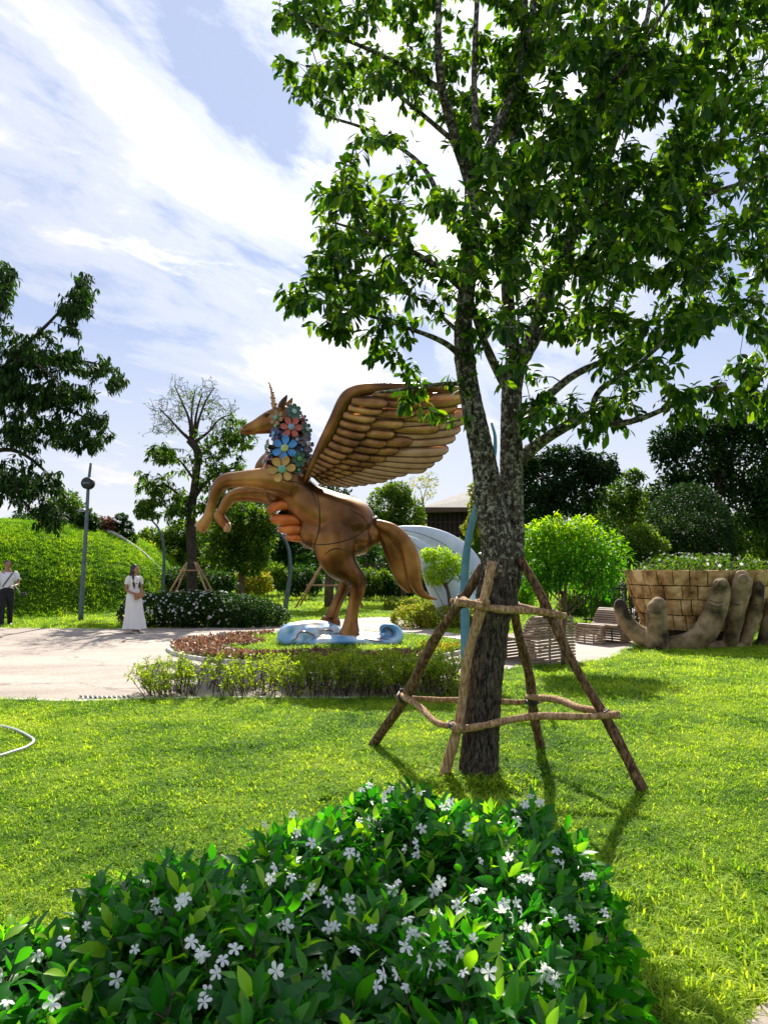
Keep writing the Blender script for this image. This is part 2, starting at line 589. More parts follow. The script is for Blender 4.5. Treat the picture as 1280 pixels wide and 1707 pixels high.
M['stone_block'] = surf('sandstone_block', [(.34, (.12, .055, .018)), (.48, (.42, .25, .10)), (.66, (.72, .52, .28))], 2.6, .85, 0, .6, 22, spec=.25)
M['stone_gap'] = plain('stone_joint', (.05, .036, .024), .95)
M['slat'] = surf('bench_wood', [(.3, (.14, .085, .05)), (.7, (.38, .27, .18))], 5, .65, 0, .2, 40, stretch=(1, 1, 5))
M['roof'] = surf('grey_roof', [(.3, (.16, .14, .12)), (.7, (.27, .24, .21))], 6, .85, 0, .4, 30)
M['brown_wall'] = plain('brown_lattice', (.075, .035, .022), .7)
M['dark_wall'] = plain('dark_wall', (.02, .014, .012), .8)
M['hose'] = plain('grey_hose', (.50, .52, .50), .45)
M['skin'] = surf('skin', [(.3, (.27, .125, .075)), (.7, (.38, .19, .12))], 6, .55, 0, .05, 60)
M['hair'] = plain('black_hair', (.012, .009, .008), .45)
M['dress'] = surf('white_cloth', [(.3, (.66, .64, .60)), (.7, (.78, .76, .72))], 5, .8, 0, .2, 18, stretch=(3, 3, .4))
M['trousers'] = plain('black_cloth', (.012, .012, .016), .85)
M['leather'] = plain('tan_leather', (.35, .17, .06), .5)
M['shirt'] = surf('white_shirt', [(.3, (.68, .68, .70)), (.7, (.80, .80, .82))], 7, .8, 0, .25, 25)
M['metal_grey'] = plain('brushed_grey', (.35, .35, .36), .35, .8)
M['ochre'] = plain('plaque_tan', (.36, .31, .24), .6)


def path_material():
    m, t, out = newmat('path_concrete')
    g = N(t, 'ShaderNodeNewGeometry')
    n = N(t, 'ShaderNodeTexNoise'); n.inputs['Scale'].default_value = .55; n.inputs['Detail'].default_value = 8
    n.inputs['Roughness'].default_value = .65
    mp = N(t, 'ShaderNodeMapping'); mp.inputs['Scale'].default_value = (.5, 1.4, 1)
    L(t, g, 'Position', mp, 0); L(t, mp, 0, n, 'Vector')
    rp = ramp(t, [(.3, (.24, .19, .155)), (.5, (.36, .295, .245)), (.7, (.47, .40, .34))])
    L(t, n, 0, rp, 0)
    n2 = N(t, 'ShaderNodeTexNoise'); n2.inputs['Scale'].default_value = 30; n2.inputs['Detail'].default_value = 4
    L(t, g, 'Position', n2, 'Vector')
    r2 = ramp(t, [(.35, (.72, .72, .72)), (.6, (1, 1, 1))])
    L(t, n2, 0, r2, 0)
    # hairline cracks
    v = N(t, 'ShaderNodeTexVoronoi', feature='DISTANCE_TO_EDGE'); v.inputs['Scale'].default_value = .35
    nd = N(t, 'ShaderNodeTexNoise'); nd.inputs['Scale'].default_value = 1.2; nd.inputs['Detail'].default_value = 5
    L(t, g, 'Position', nd, 'Vector')
    va = N(t, 'ShaderNodeVectorMath', operation='MULTIPLY_ADD')
    L(t, nd, 1, va, 0); va.inputs[1].default_value = (1.6, 1.6, 0); L(t, g, 'Position', va, 2)
    L(t, va, 0, v, 'Vector')
    r3 = ramp(t, [(0.0, (.50, .47, .45)), (.009, (1, 1, 1))])
    L(t, v, 0, r3, 0)
    mu = N(t, 'ShaderNodeMix', data_type='RGBA', blend_type='MULTIPLY'); mu.inputs[0].default_value = 1
    t.links.new(rp.outputs[0], mu.inputs[6]); t.links.new(r2.outputs[0], mu.inputs[7])
    mv = N(t, 'ShaderNodeMix', data_type='RGBA', blend_type='MULTIPLY'); mv.inputs[0].default_value = 1
    t.links.new(mu.outputs[2], mv.inputs[6]); t.links.new(r3.outputs[0], mv.inputs[7])
    pr = N(t, 'ShaderNodeBsdfPrincipled'); pr.inputs['Roughness'].default_value = .8
    pr.inputs['Specular IOR Level'].default_value = .3
    t.links.new(mv.outputs[2], pr.inputs['Base Color'])
    bp = N(t, 'ShaderNodeBump'); bp.inputs['Strength'].default_value = .35; bp.inputs['Distance'].default_value = .01
    L(t, n2, 0, bp, 'Height'); L(t, bp, 0, pr, 'Normal')
    L(t, pr, 0, out, 0)
    return m


M['path'] = path_material()
# ------------------------------------------------------------------ foliage helpers


def leaf_template(w=0.4, fold=0.12, curl=0.25, peak=0.55, stations=(0, .18, .42, .66, .86, 1.0), stalk=0.0, wave=0.0):
    """unit-length leaf along +X, normal +Z; returns verts, tris, quads"""
    V = []; rows = []
    for t in stations:
        prof = (max(t, 0) / peak) ** 0.8 if t < peak else max(0, 1 - ((t - peak) / (1 - peak)) ** 2.0)
        prof = min(prof, 1) * w * 0.5
        x = stalk + t * (1 - stalk)
        z = -curl * t * t
        if t in (stations[0], stations[-1]):
            rows.append([len(V)]); V.append([x, 0, z])
        else:
            zz = z + fold * prof * 2 + wave * sin(t * 17)
            rows.append([len(V), len(V) + 1, len(V) + 2])
            V += [[x, prof, zz], [x, 0, z], [x, -prof, z + fold * prof * 2 - wave * sin(t * 17)]]
    tri = []; quad = []
    for a, b in zip(rows[:-1], rows[1:]):
        if len(a) == 1:
            tri += [[a[0], b[1], b[0]], [a[0], b[2], b[1]]]
        elif len(b) == 1:
            tri += [[a[0], a[1], b[0]], [a[1], a[2], b[0]]]
        else:
            quad += [[a[0], a[1], b[1], b[0]], [a[1], a[2], b[2], b[1]]]
    return np.array(V, float), np.array(tri), np.array(quad).reshape(-1, 4)


LEAF_LO = (np.array([[0, 0, 0], [.5, .22, .05], [.5, -.22, .05], [1, 0, -.12]], float), np.array([[0, 2, 1], [1, 2, 3]]), np.zeros((0, 4), int))
LEAF_MAIN = leaf_template(.43, .14, .26, .58)
LEAF_BUSH = leaf_template(.40, .16, .26, .48, (0, .12, .3, .5, .7, .87, 1.0), wave=.012)
LEAF_MED = leaf_template(.34, .1, .3, .45, (0, .3, .65, 1.0))


def frames(d, roll_sd=0.4, up=None):
    d = norm(d)
    n = len(d)
    u = np.tile([0, 0, 1.0], (n, 1)) if up is None else np.asarray(up, float)
    u = u + rng.normal(0, 0.02, (n, 3))
    y = norm(np.cross(u, d))
    z = np.cross(d, y)
    a = rng.normal(0, roll_sd, n)[:, None]
    y2 = y * np.cos(a) + z * np.sin(a)
    z2 = np.cross(d, y2)
    return d, y2, z2


def place_leaves(mb, tpl, pos, fr, size, tint):
    V, tri, quad = tpl
    X, Y, Z = fr
    n = len(pos); k = len(V)
    W = (V[None, :, 0, None] * X[:, None] + V[None, :, 1, None] * Y[:, None] + V[None, :, 2, None] * Z[:, None])
    W = W * size[:, None, None] + pos[:, None]
    off = (np.arange(n) * k)[:, None, None]
    fs = []
    if len(tri):
        fs.append((tri[None] + off).reshape(-1, 3))
    if len(quad):
        fs.append((quad[None] + off).reshape(-1, 4))
    mb.add(W.reshape(-1, 3), fs, np.repeat(tint, k))


def single_leaves(name, mes, pos, fr, size, parent):
    inv = world_of(parent).inverted()
    X, Y, Z = fr
    for i in range(len(pos)):
        o = bpy.data.objects.new(name, mes[i % len(mes)])
        COL.objects.link(o)
        o.parent = parent
        s = size[i]
        m = Matrix(((X[i][0] * s, Y[i][0] * s, Z[i][0] * s, pos[i][0]),
                    (X[i][1] * s, Y[i][1] * s, Z[i][1] * s, pos[i][1]),
                    (X[i][2] * s, Y[i][2] * s, Z[i][2] * s, pos[i][2]), (0, 0, 0, 1)))
        o.matrix_basis = inv @ m


def to_px(p):
    p = np.atleast_2d(p)
    q = p - np.array([0, 0, CAM_H])
    fwd = q[:, 1] * cos(PITCH) + q[:, 2] * sin(PITCH)
    up = -q[:, 1] * sin(PITCH) + q[:, 2] * cos(PITCH)
    return 640 + F * q[:, 0] / fwd, 853.5 - F * up / fwd, fwd


def leaves(parent, name, tpl, pos, d, size, mat, roll=.4, n_single=0, tint=None, up=None, single_name='leaf'):
    fr = frames(d, roll, up)
    tint = rng.random(len(pos)) * .8 if tint is None else tint
    keep = np.ones(len(pos), bool)
    if n_single:
        px, py, dist = to_px(pos)
        score = size / np.maximum(dist, .1)
        score[(px < 5) | (px > 1275) | (py < 5) | (py > 1700) | (dist < .2)] = 0
        idx = np.argsort(-score)[:n_single]
        mes = []
        for k in range(5):
            m = MB(); m.add(tpl[0], [tpl[1], tpl[2]], k * .16 + .05)
            mes.append(m.mesh(single_name, mat))
        single_leaves(single_name, mes, pos[idx], [f[idx] for f in fr], size[idx], parent)
        keep[idx] = False
    mb = MB()
    place_leaves(mb, tpl, pos[keep], [f[keep] for f in fr], size[keep], tint[keep])
    return mb.build(name, mat, parent, kind='stuff')


def catmull(pts, n=6):
    p = np.asarray(pts, float)
    if len(p) < 3:
        t = np.linspace(0, 1, n + 1)[:, None]
        return p[0] * (1 - t) + p[-1] * t
    q = np.vstack([2 * p[0] - p[1], p, 2 * p[-1] - p[-2]])
    out = []
    for i in range(1, len(q) - 2):
        for t in np.arange(n) / n:
            a, b, c, d = q[i - 1], q[i], q[i + 1], q[i + 2]
            out.append(.5 * ((2 * b) + (c - a) * t + (2 * a - 5 * b + 4 * c - d) * t * t + (3 * b - a - 3 * c + d) * t ** 3))
    out.append(p[-1])
    return np.array(out)


class Skel:
    def __init__(s):
        s.p = []; s.r = []; s.t = []

    def branch(s, mb, pts, rad, n=5, seg=8, jit=.12, wob=0.0):
        """pts (x,y,z), rad at each point"""
        pr = catmull(np.column_stack([pts, rad]), n)
        c, r = pr[:, :3], np.maximum(pr[:, 3], .002)
        if wob:
            c[1:-1] += rng.normal(0, wob, c[1:-1].shape)
        mb.tube(c, r, seg, jit=jit)
        s.p += list(c); s.r += list(r)

    def grow(s, mb, targets, tip=.003, rmax=.02, bend=.25, seg=4, up=.15):
        """join every target to the nearest limb with a curved twig; returns tips and directions"""
        T = np.asarray(targets, float)
        N0 = np.array(s.p)
        dd = np.array([np.min(np.sum((N0 - t) ** 2, 1)) for t in T])
        order = np.argsort(dd)
        nodes = np.zeros((len(s.p) + len(T) * 4, 3)); rad = np.zeros(len(nodes))
        k = len(s.p); nodes[:k] = s.p; rad[:k] = s.r
        tips = []; dirs = []
        for i in order:
            t = T[i]
            df = t - nodes[:k]
            ds = np.sqrt(np.sum(df ** 2, 1)) + 1e-6
            cost = ds * (1 + 0.5 * np.clip(-df[:, 2] / ds, 0, 1)) + np.where(rad[:k] > .05, .15, 0)
            j = int(np.argmin(cost))
            a = nodes[j]; L_ = ds[j]
            side = norm(np.cross(df[j], rng.normal(0, 1, 3)))
            m1 = a + df[j] * .35 + side * L_ * bend * rng.uniform(-.5, .5) + np.array([0, 0, up * L_])
            m2 = a + df[j] * .7 + side * L_ * bend * rng.uniform(-.4, .4) + np.array([0, 0, up * L_ * .8])
            c = catmull([a, m1, m2, t], 2)
            r0 = min(rad[j] * .6, rmax, tip + L_ * .012)
            r = np.linspace(max(r0, tip), tip, len(c))
            mb.tube(c, r, seg)
            tips.append(t); dirs.append(norm(c[-1] - c[-2]))
            for q in (2, 4, 6):
                if q < len(c) and k < len(nodes):
                    nodes[k] = c[q]; rad[k] = r[q]; k += 1
        return np.array(tips), np.array(dirs)


def whorls(tips, dirs, nleaf, size, spread=1.0, droop=.5, back=.15, sj=.3):
    """leaf positions and directions in loose whorls round the twig tips"""
    n = len(tips) * nleaf
    T = np.repeat(tips, nleaf, 0); Dn = np.repeat(dirs, nleaf, 0)
    rad = norm(np.cross(Dn, rng.normal(0, 1, (n, 3))))
    b = rng.random(n)[:, None]
    pos = T - Dn * b * back + rng.normal(0, .008, (n, 3))
    d = norm(rad * spread + Dn * (1.0 - b) * .9 + np.array([0, 0, -droop]))
    sz = size * (1 + sj * rng.uniform(-1, 1, n)) * (1 - .25 * (1 - b[:, 0]))
    return pos, d, sz


def ell_pts(n, lobes, shell=.5):
    """points in ellipsoids (cx,cy,cz,rx,ry,rz[,weight]), biased to their outer shell"""
    w = np.array([(l[6] if len(l) > 6 else 1) * l[3] * l[5] for l in lobes]); w = w / w.sum()
    out = []; nr = []
    for l, k in zip(lobes, rng.multinomial(n, w)):
        u = norm(rng.normal(0, 1, (k, 3)))
        rr = (shell + (1 - shell) * rng.random(k) ** .6)[:, None]
        out.append(np.array(l[:3]) + u * rr * np.array(l[3:6])); nr.append(u)
    return np.vstack(out), np.vstack(nr)


def shrub(name, label, cat, base, lobes, n, size, mat, tpl=LEAF_LO, trunk=None, group=None, shell=.55, droop=.1, bark='bark_twig',
          bare=0.0, stems=6, flowers=None, kind=None, lumps=14, lump_amt=.42, ytop=False):
    """shrub or distant tree: trunk/stems with branches into the crown, leaf clumps over uneven lobes"""
    root = thing(name, base, label, cat, group)
    mb = MB()
    base = np.array(base, float)
    if trunk is not None:
        tr = catmull(np.column_stack([[p[:3] for p in trunk], [p[3] for p in trunk]]), 4)
        mb.tube(tr[:, :3], tr[:, 3], 8, jit=.15)
        tips0 = tr[-max(2, len(tr) // 2):]
        for l in lobes:
            a = tips0[rng.integers(len(tips0))]
            b = np.array(l[:3]); m = (a[:3] + b) / 2 + rng.normal(0, .08 * np.linalg.norm(b - a[:3]), 3)
            mb.tube(catmull([a[:3], m, b], 3), np.linspace(a[3] * .55, a[3] * .15 + .004, 7), 6)
            for q in range(4):
                u = norm(rng.normal(0, 1, 3)); u[2] = abs(u[2]) * .6
                e = b + u * np.array(l[3:6]) * .8
                mb.tube(catmull([b, (b + e) / 2 + rng.normal(0, .05, 3), e], 2), np.linspace(a[3] * .2 + .004, .004, 5), 4)
    else:
        for l in lobes:
            for q in range(stems):
                u = norm(rng.normal(0, 1, 3)); u[2] = abs(u[2])
                e = np.array(l[:3]) + u * np.array(l[3:6]) * .75
                a = np.array([l[0] + u[0] * l[3] * .3, l[1] + u[1] * l[4] * .3, base[2]])
                mb.tube(catmull([a, (a + e) / 2 + rng.normal(0, .04, 3), e], 2), np.linspace(.012, .004, 5), 4)
    mb.build('trunk' if trunk is not None else 'stems', M[bark], root)
    # clump the leaves: lumps on the lobes push the outline in and out
    p, u = ell_pts(n, lobes, shell)
    cen, _ = ell_pts(lumps * len(lobes), lobes, .8)
    ls = np.mean([min(l[3:6]) for l in lobes])
    d2 = np.min(((p[:, None] - cen[None]) ** 2).sum(-1), 1) if n * len(cen) < 4e6 else np.concatenate(
        [np.min(((q[:, None] - cen[None]) ** 2).sum(-1), 1) for q in np.array_split(p, 20)])
    f = np.sqrt(d2) / (ls * .55)
    p = p - u * (np.clip(f - .6, 0, 1) * lump_amt * ls)[:, None]
    keep = rng.random(n) > np.clip(f - .9, 0, .85) * 1.0 + bare
    p, u = p[keep], u[keep]
    p = p[p[:, 2] > base[2] + .01] if len(p) else p
    u = u[:len(p)]
    d = norm(u * .7 + rng.normal(0, .6, p.shape) + np.array([0, 0, -droop]))
    sz = size * rng.uniform(.65, 1.35, len(p))
    tn = None
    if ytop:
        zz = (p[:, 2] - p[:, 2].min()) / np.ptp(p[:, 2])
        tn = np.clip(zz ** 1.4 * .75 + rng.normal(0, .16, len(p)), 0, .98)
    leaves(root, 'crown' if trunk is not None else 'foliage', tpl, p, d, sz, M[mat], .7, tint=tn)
    if flowers:
        nf, fs, zmin = flowers
        q, u = ell_pts(nf * 3, lobes, .97)
        k = (u[:, 1] < .35) & (q[:, 2] > base[2] + zmin)
        q, u = q[k][:nf], u[k][:nf]
        m = MB()
        place_leaves(m, FLOWER_LO, q + u * .03, frames(norm(np.cross(u, rng.normal(0, 1, u.shape))), .1, u), np.full(len(q), fs) * rng.uniform(.7, 1.3, len(q)), rng.random(len(q)))
        m.build('blossoms', M['petal'], root, kind='stuff')
    return root


def flower_tpl(n=5, cup=.18):
    V = [[0, 0, 0]]; quads = []
    for i in range(n):
        a = 2 * pi * i / n; b = a + .62 * 2 * pi / n; c = a + .31 * 2 * pi / n
        k = len(V)
        V += [[.55 * cos(a - .05), .55 * sin(a - .05), cup * .7], [1.0 * cos(c + .12), 1.0 * sin(c + .12), cup], [.62 * cos(b + .1), .62 * sin(b + .1), cup * .5]]
        quads.append([0, k, k + 1, k + 2])
    return np.array(V, float), np.zeros((0, 3), int), np.array(quads)


FLOWER_LO = flower_tpl()

# ------------------------------------------------------------------ ground


def poly_mesh(name, pts, z, mat, thick=0.0, kind='structure', parent=None):
    from mathutils.geometry import tessellate_polygon
    p = [Vector((a[0], a[1], 0)) for a in pts]
    tri = tessellate_polygon([p])
    V = np.array([[a[0], a[1], z] for a in pts])
    mb = MB()
    T = np.array([list(t) for t in tri])
    # orientation up
    a, b, c = V[T[:, 0]], V[T[:, 1]], V[T[:, 2]]
    nz = np.cross(b - a, c - a)[:, 2]
    T[nz < 0] = T[nz < 0][:, ::-1]
    mb.add(V, [T])
    if thick:
        n = len(V); V2 = V.copy(); V2[:, 2] -= thick
        i = np.arange(n); j = (i + 1) % n
        mb.add(np.vstack([V, V2]), [np.stack([i, i + n, j + n, j], 1)])
    return mb.build(name, mat, parent, smooth=False, kind=kind)


def in_poly(x, y, poly):
    r = np.zeros(x.shape, bool)
    n = len(poly); j = n - 1
    for i in range(n):
        xi, yi = poly[i][:2]; xj, yj = poly[j][:2]
        c = ((yi > y) != (yj > y)) & (x < (xj - xi) * (y - yi) / (yj - yi + 1e-12) + xi)
        r ^= c
        j = i
    return r


def hill_h(x, y):
    r = np.sqrt(((x + 15.5) / 8.0) ** 2 + ((y - 32) / 12.8) ** 2)
    t = np.clip(1 - r, 0, 1)
    s = np.clip(t / .15, 0, 1)
    return 3.55 * np.tanh(2.5 * t) * s * s * (3 - 2 * s)


lawn = poly_mesh('ground', [(-700, -40), (700, -40), (700, 900), (-700, 900)], 0.0, M['grass_core'])
lawn['label'] = 'flat lawn of short carpet grass across the park'

near = [(-900, 1166), (-300, 1168), (0, 1167), (130, 1170), (245, 1166), (400, 1164), (560, 1165), (700, 1160), (775, 1146), (845, 1116), (930, 1108),
        (990, 1103), (1025, 1094), (1050, 1081), (1072, 1066), (1110, 1042), (1280, 1026), (1700, 1018)]
far = [(1700, 1004), (1280, 1005), (1080, 1008), (1040, 1016), (1010, 1036), (960, 1054), (850, 1062), (740, 1055), (690, 1040), (640, 1029), (450, 1041), (215, 1049), (0, 1048), (-900, 1050)]
near_c = catmull([G(*p)[:2] for p in near], 5)
far_c = catmull([G(*p)[:2] for p in far], 5)
PATH = [tuple(p) for p in near_c] + [tuple(p) for p in far_c]
path = poly_mesh('path', PATH, 0.012, M['path'])
path['label'] = 'pale concrete path sweeping round the statue bed'

# kerb strips along both path edges
kb = MB()
for c in (near_c, far_c):
    v = np.column_stack([c, np.full(len(c), .018)])
    d = norm(np.gradient(c, axis=0)); nn = np.column_stack([-d[:, 1], d[:, 0], np.zeros(len(c))])
    A, B = v - nn * .05, v + nn * .05
    low = np.array([0, 0, -.08])
    V = np.vstack([A, B, A + low, B + low]); n = len(c); i = np.arange(n - 1)
    kb.add(V, [np.stack([i, i + 1, i + 1 + n, i + n], 1), np.stack([i, i + 2 * n, i + 1 + 2 * n, i + 1], 1), np.stack([i + n, i + 1 + n, i + 1 + 3 * n, i + 3 * n], 1)])
kb.build('kerb', M['rock_white'], None, smooth=False, kind='structure')

# hill at the left
gx, gy = np.meshgrid(np.linspace(-34, -3.2, 90), np.linspace(18.5, 46, 90))
hz_ = hill_h(gx, gy) - .015 * (hill_h(gx, gy) <= 0)
V = np.stack([gx, gy, hz_], -1).reshape(-1, 3)
i, j = np.meshgrid(np.arange(89), np.arange(89)); a = (j * 90 + i).ravel()
hb = MB(); hb.add(V, [np.stack([a, a + 1, a + 91, a + 90], 1)])
hill = hb.build('hill', M['grass_core'], None, kind='structure')
hill['label'] = 'grassy mound rising at the left'

# island bed with the statue
ISL_C = np.array([-1.25, 14.9]); ISL_R = np.array([2.95, 2.75])
ang = np.linspace(0, 2 * pi, 61)[:-1]
isl = [(ISL_C[0] + ISL_R[0] * cos(a) * (1 + .03 * sin(3 * a)), ISL_C[1] + ISL_R[1] * sin(a)) for a in ang]
bed = poly_mesh('flower_bed', isl, 0.06, M['grass_core'], thick=.08)
bed['label'] = 'raised round planting bed under the statue'
rim = MB()
ic = np.array(isl + isl[:1])
for k0, k1, zz in ((1.0, 1.025, .075),):
    I = ISL_C + (ic - ISL_C) * 1.002; O = ISL_C + (ic - ISL_C) * k1
    n = len(ic); V = np.vstack([np.column_stack([I, np.full(n, zz)]), np.column_stack([O, np.full(n, zz)]), np.column_stack([O, np.full(n, -.02)])])
    i = np.arange(n - 1)
    rim.add(V, [np.stack([i, i + n, i + n + 1, i + 1], 1), np.stack([i + n, i + 2 * n, i + 2 * n + 1, i + n + 1], 1)])
rim.build('bed_kerb', M['rock_white'], None, smooth=False, kind='structure')

# corner of another pavement, bottom right
pc = [G(1236, 1706), G(1262, 1684), G(1290, 1668), G(1400, 1660), G(1420, 1900), G(1200, 1900)]
pv = poly_mesh('pavement', [tuple(p[:2]) for p in pc], 0.012, M['path'])
pv['label'] = 'corner of grey pavement at the lower right'
PAVE = [tuple(p[:2]) for p in pc]

# bush outline (used to keep lawn grass out of the way)
BUSH = catmull([(-1.55, 1.75), (-1.15, 2.15), (-.75, 2.62), (-.42, 3.0), (0.0, 3.2), (.42, 3.25), (.72, 3.12), (.85, 2.78), (.78, 2.42), (.64, 2.1), (.52, 1.75), (.42, 1.25), (-1.5, 1.2)], 4)

# ------------------------------------------------------------------ lawn grass (scattered tufts)


def tuft_mesh(name, nb, rad, h, w, seed, lean=1.0):
    r = np.random.default_rng(seed)
    mb = MB()
    for b in range(nb):
        a = r.uniform(0, 2 * pi); q = rad * math.sqrt(r.random())
        base = np.array([cos(r.uniform(0, 6.3)) * q, sin(r.uniform(0, 6.3)) * q, -.006])
        hh = h * r.uniform(.6, 1.3); ln = hh * r.uniform(.35, 1.25) * lean
        d = np.array([cos(a), sin(a), 0]); s = np.array([-sin(a), cos(a), 0]) * w * r.uniform(.7, 1.3) / 2
        p0 = base; p1 = base + d * ln * .35 + [0, 0, hh * .62]; p2 = base + d * ln + [0, 0, hh * r.uniform(.55, 1.0)]
        V = [p0 - s * .7, p0 + s * .7, p1 - s, p1 + s, p2]
        mb.add(V, [np.array([[0, 1, 3, 2]]), np.array([[2, 3, 4]])], r.random())
    return mb.mesh(name, M['grass'], smooth=False)


tuft_col = bpy.data.collections.new('grass_tufts')
for k in range(6):
    o = bpy.data.objects.new('grass_tuft', tuft_mesh('grass_tuft', 22, .045, .030, .0054, 100 + k, 1.5))
    tuft_col.objects.link(o)
hill_col = bpy.data.collections.new('mound_tufts')
for k in range(6):
    m_ = tuft_mesh('mound_tuft', 18, .045, .040, .0075, 200 + k, 1.5); m_.materials.clear(); m_.materials.append(M['grass_hill'])
    hill_col.objects.link(bpy.data.objects.new('mound_tuft', m_))


def scatter(name, pts, scale, coll, kind='stuff', tilt=.3, smin=.7, smax=1.35):
    me = bpy.data.meshes.new(name)
    me.vertices.add(len(pts))
    me.vertices.foreach_set('co', np.asarray(pts, np.float32).ravel())
    at = me.attributes.new('sz', 'FLOAT', 'POINT')
    at.data.foreach_set('value', np.asarray(scale, np.float32))
    o = link(name, me, None, kind)
    ng = bpy.data.node_groups.new(name, 'GeometryNodeTree')
    ng.interface.new_socket('Geometry', in_out='INPUT', socket_type='NodeSocketGeometry')
    ng.interface.new_socket('Geometry', in_out='OUTPUT', socket_type='NodeSocketGeometry')
    gi = ng.nodes.new('NodeGroupInput'); go = ng.nodes.new('NodeGroupOutput')
    ci = ng.nodes.new('GeometryNodeCollectionInfo')
    ci.inputs['Collection'].default_value = coll
    ci.inputs['Separate Children'].default_value = True
    ci.inputs['Reset Children'].default_value = True
    ip = ng.nodes.new('GeometryNodeInstanceOnPoints')
    ip.inputs['Pick Instance'].default_value = True
    rv = ng.nodes.new('FunctionNodeRandomValue'); rv.data_type = 'FLOAT_VECTOR'
    rv.inputs[0].default_value = (-tilt, -tilt, 0); rv.inputs[1].default_value = (tilt, tilt, 6.283)
    rs = ng.nodes.new('FunctionNodeRandomValue'); rs.data_type = 'FLOAT'
    rs.inputs[2].default_value = smin; rs.inputs[3].default_value = smax
    na = ng.nodes.new('GeometryNodeInputNamedAttribute'); na.data_type = 'FLOAT'; na.inputs['Name'].default_value = 'sz'
    mu = ng.nodes.new('ShaderNodeMath'); mu.operation = 'MULTIPLY'
    ng.links.new(rs.outputs[1], mu.inputs[0]); ng.links.new(na.outputs['Attribute'], mu.inputs[1])
    ng.links.new(gi.outputs[0], ip.inputs['Points'])
    ng.links.new(ci.outputs[0], ip.inputs['Instance'])
    ng.links.new(rv.outputs[0], ip.inputs['Rotation'])
    ng.links.new(mu.outputs[0], ip.inputs['Scale'])
    ng.links.new(ip.outputs[0], go.inputs[0])
    md = o.modifiers.new('scatter', 'NODES'); md.node_group = ng
    return o


gp = []; gs = []
for d0, d1, dens, s in ((1.9, 5, 1000, 1.0), (5, 9.2, 620, 1.12), (9.2, 15.5, 260, 1.6), (15.5, 30, 95, 2.5), (30, 48, 24, 4.2)):
    hw = .56
    area = (d1 ** 2 - d0 ** 2) * hw
    n = int(area * dens)
    y = np.sqrt(rng.uniform(d0 ** 2, d1 ** 2, n)); x = rng.uniform(-1, 1, n) * hw * y
    k = ~in_poly(x, y, PATH) & ~in_poly(x, y, PAVE)
    k &= (((x - ISL_C[0]) / ISL_R[0] / 1.05) ** 2 + ((y - ISL_C[1]) / ISL_R[1] / 1.05) ** 2) > 1
    k &= ~in_poly(x, y, [tuple(np.array([-.25, 2.0]) + (p - np.array([-.25, 2.0])) * .86) for p in BUSH])
    x, y = x[k], y[k]
    z = np.maximum(hill_h(x, y), 0)
    k = (z < .02) | (y > 33); x, y, z = x[k], y[k], z[k]
    gp.append(np.column_stack([x, y, z])); gs.append(np.full(len(x), s))
n = 34000
x = rng.uniform(-17.5, -6.8, n); y = rng.uniform(19.3, 33, n); h_ = hill_h(x, y)
k = (h_ > .02) & (np.abs(x) < .56 * y)
tag(scatter('grass', np.column_stack([x, y, h_])[k], np.full(k.sum(), 1.9), hill_col, tilt=.5), 'leafy green grass covering the mound at the left', 'grass')
n = 900
a = rng.uniform(0, 2 * pi, n); q = .17 + np.abs(rng.normal(0, .09, n)); tx_, ty_ = .73, 5.72
gp.append(np.column_stack([tx_ + np.cos(a) * q, ty_ + np.sin(a) * q, np.zeros(n)])); gs.append(np.full(n, 1.9))
gp = np.vstack(gp); gs = np.concatenate(gs)
tag(scatter('grass', gp, gs, tuft_col), 'short broad-bladed lawn grass lit by the sun', 'grass')
long_col = bpy.data.collections.new('long_tufts')
for k in range(5):
    long_col.objects.link(bpy.data.objects.new('long_tuft', tuft_mesh('long_tuft', 11, .035, .085, .0085, 300 + k, 1.1)))
n = 2600
y = rng.uniform(1.9, 4.2, n); x = rng.uniform(-.2, 2.4, n)
k = ~in_poly(x, y, PAVE) & ~in_poly(x, y, [tuple(np.array([-.25, 2.0]) + (p - np.array([-.25, 2.0])) * .95) for p in BUSH]) & (x < .58 * y) & (rng.random(n) < np.clip((4.3 - y) / 1.6, 0, 1) * np.clip(.35 + x * .5, 0, 1))
tag(scatter('grass', np.column_stack([x, y, np.zeros(n)])[k], np.full(k.sum(), .85), long_col), 'longer untrimmed grass right of the blossoming bush', 'grass')
# grass in the middle of the island
n = 2600
x = rng.uniform(-1, 1, n); y = rng.uniform(-1, 1, n)
X = ISL_C[0] + x * ISL_R[0]; Y = ISL_C[1] + y * ISL_R[1]
k = (((x) ** 2 + y ** 2) < .92) & (X > -2.95 + .25 * np.sin(Y * 3)) & (Y > 13.35 + .15 * np.sin(X * 4))
tag(scatter('grass', np.column_stack([X[k], Y[k], np.full(k.sum(), .06)]), np.full(k.sum(), 1.9), tuft_col), 'patch of lawn grass round the foot of the winged statue', 'grass')
# ------------------------------------------------------------------ main tree
D0 = 5.75


def pl(lst, Ds=None):
    """pixel path -> (points, radii); entries (px, py, r_px, D)"""
    pts = np.array([P(a[0], a[1], a[3]) for a in lst])
    rad = np.array([a[2] * a[3] / F for a in lst])
    return pts, rad


tb = G(797, 1292)
tree = thing('park_tree', (tb[0], tb[1], 0), 'tall broad-leaved tree with lichen-spotted twin stems, propped by wooden stakes', 'tree')
sk = Skel(); mb = MB()


def br(lst, **k):
    p, r = pl(lst)
    sk.branch(mb, p, r, **k)


zb = P(797, 1292, tb[1])
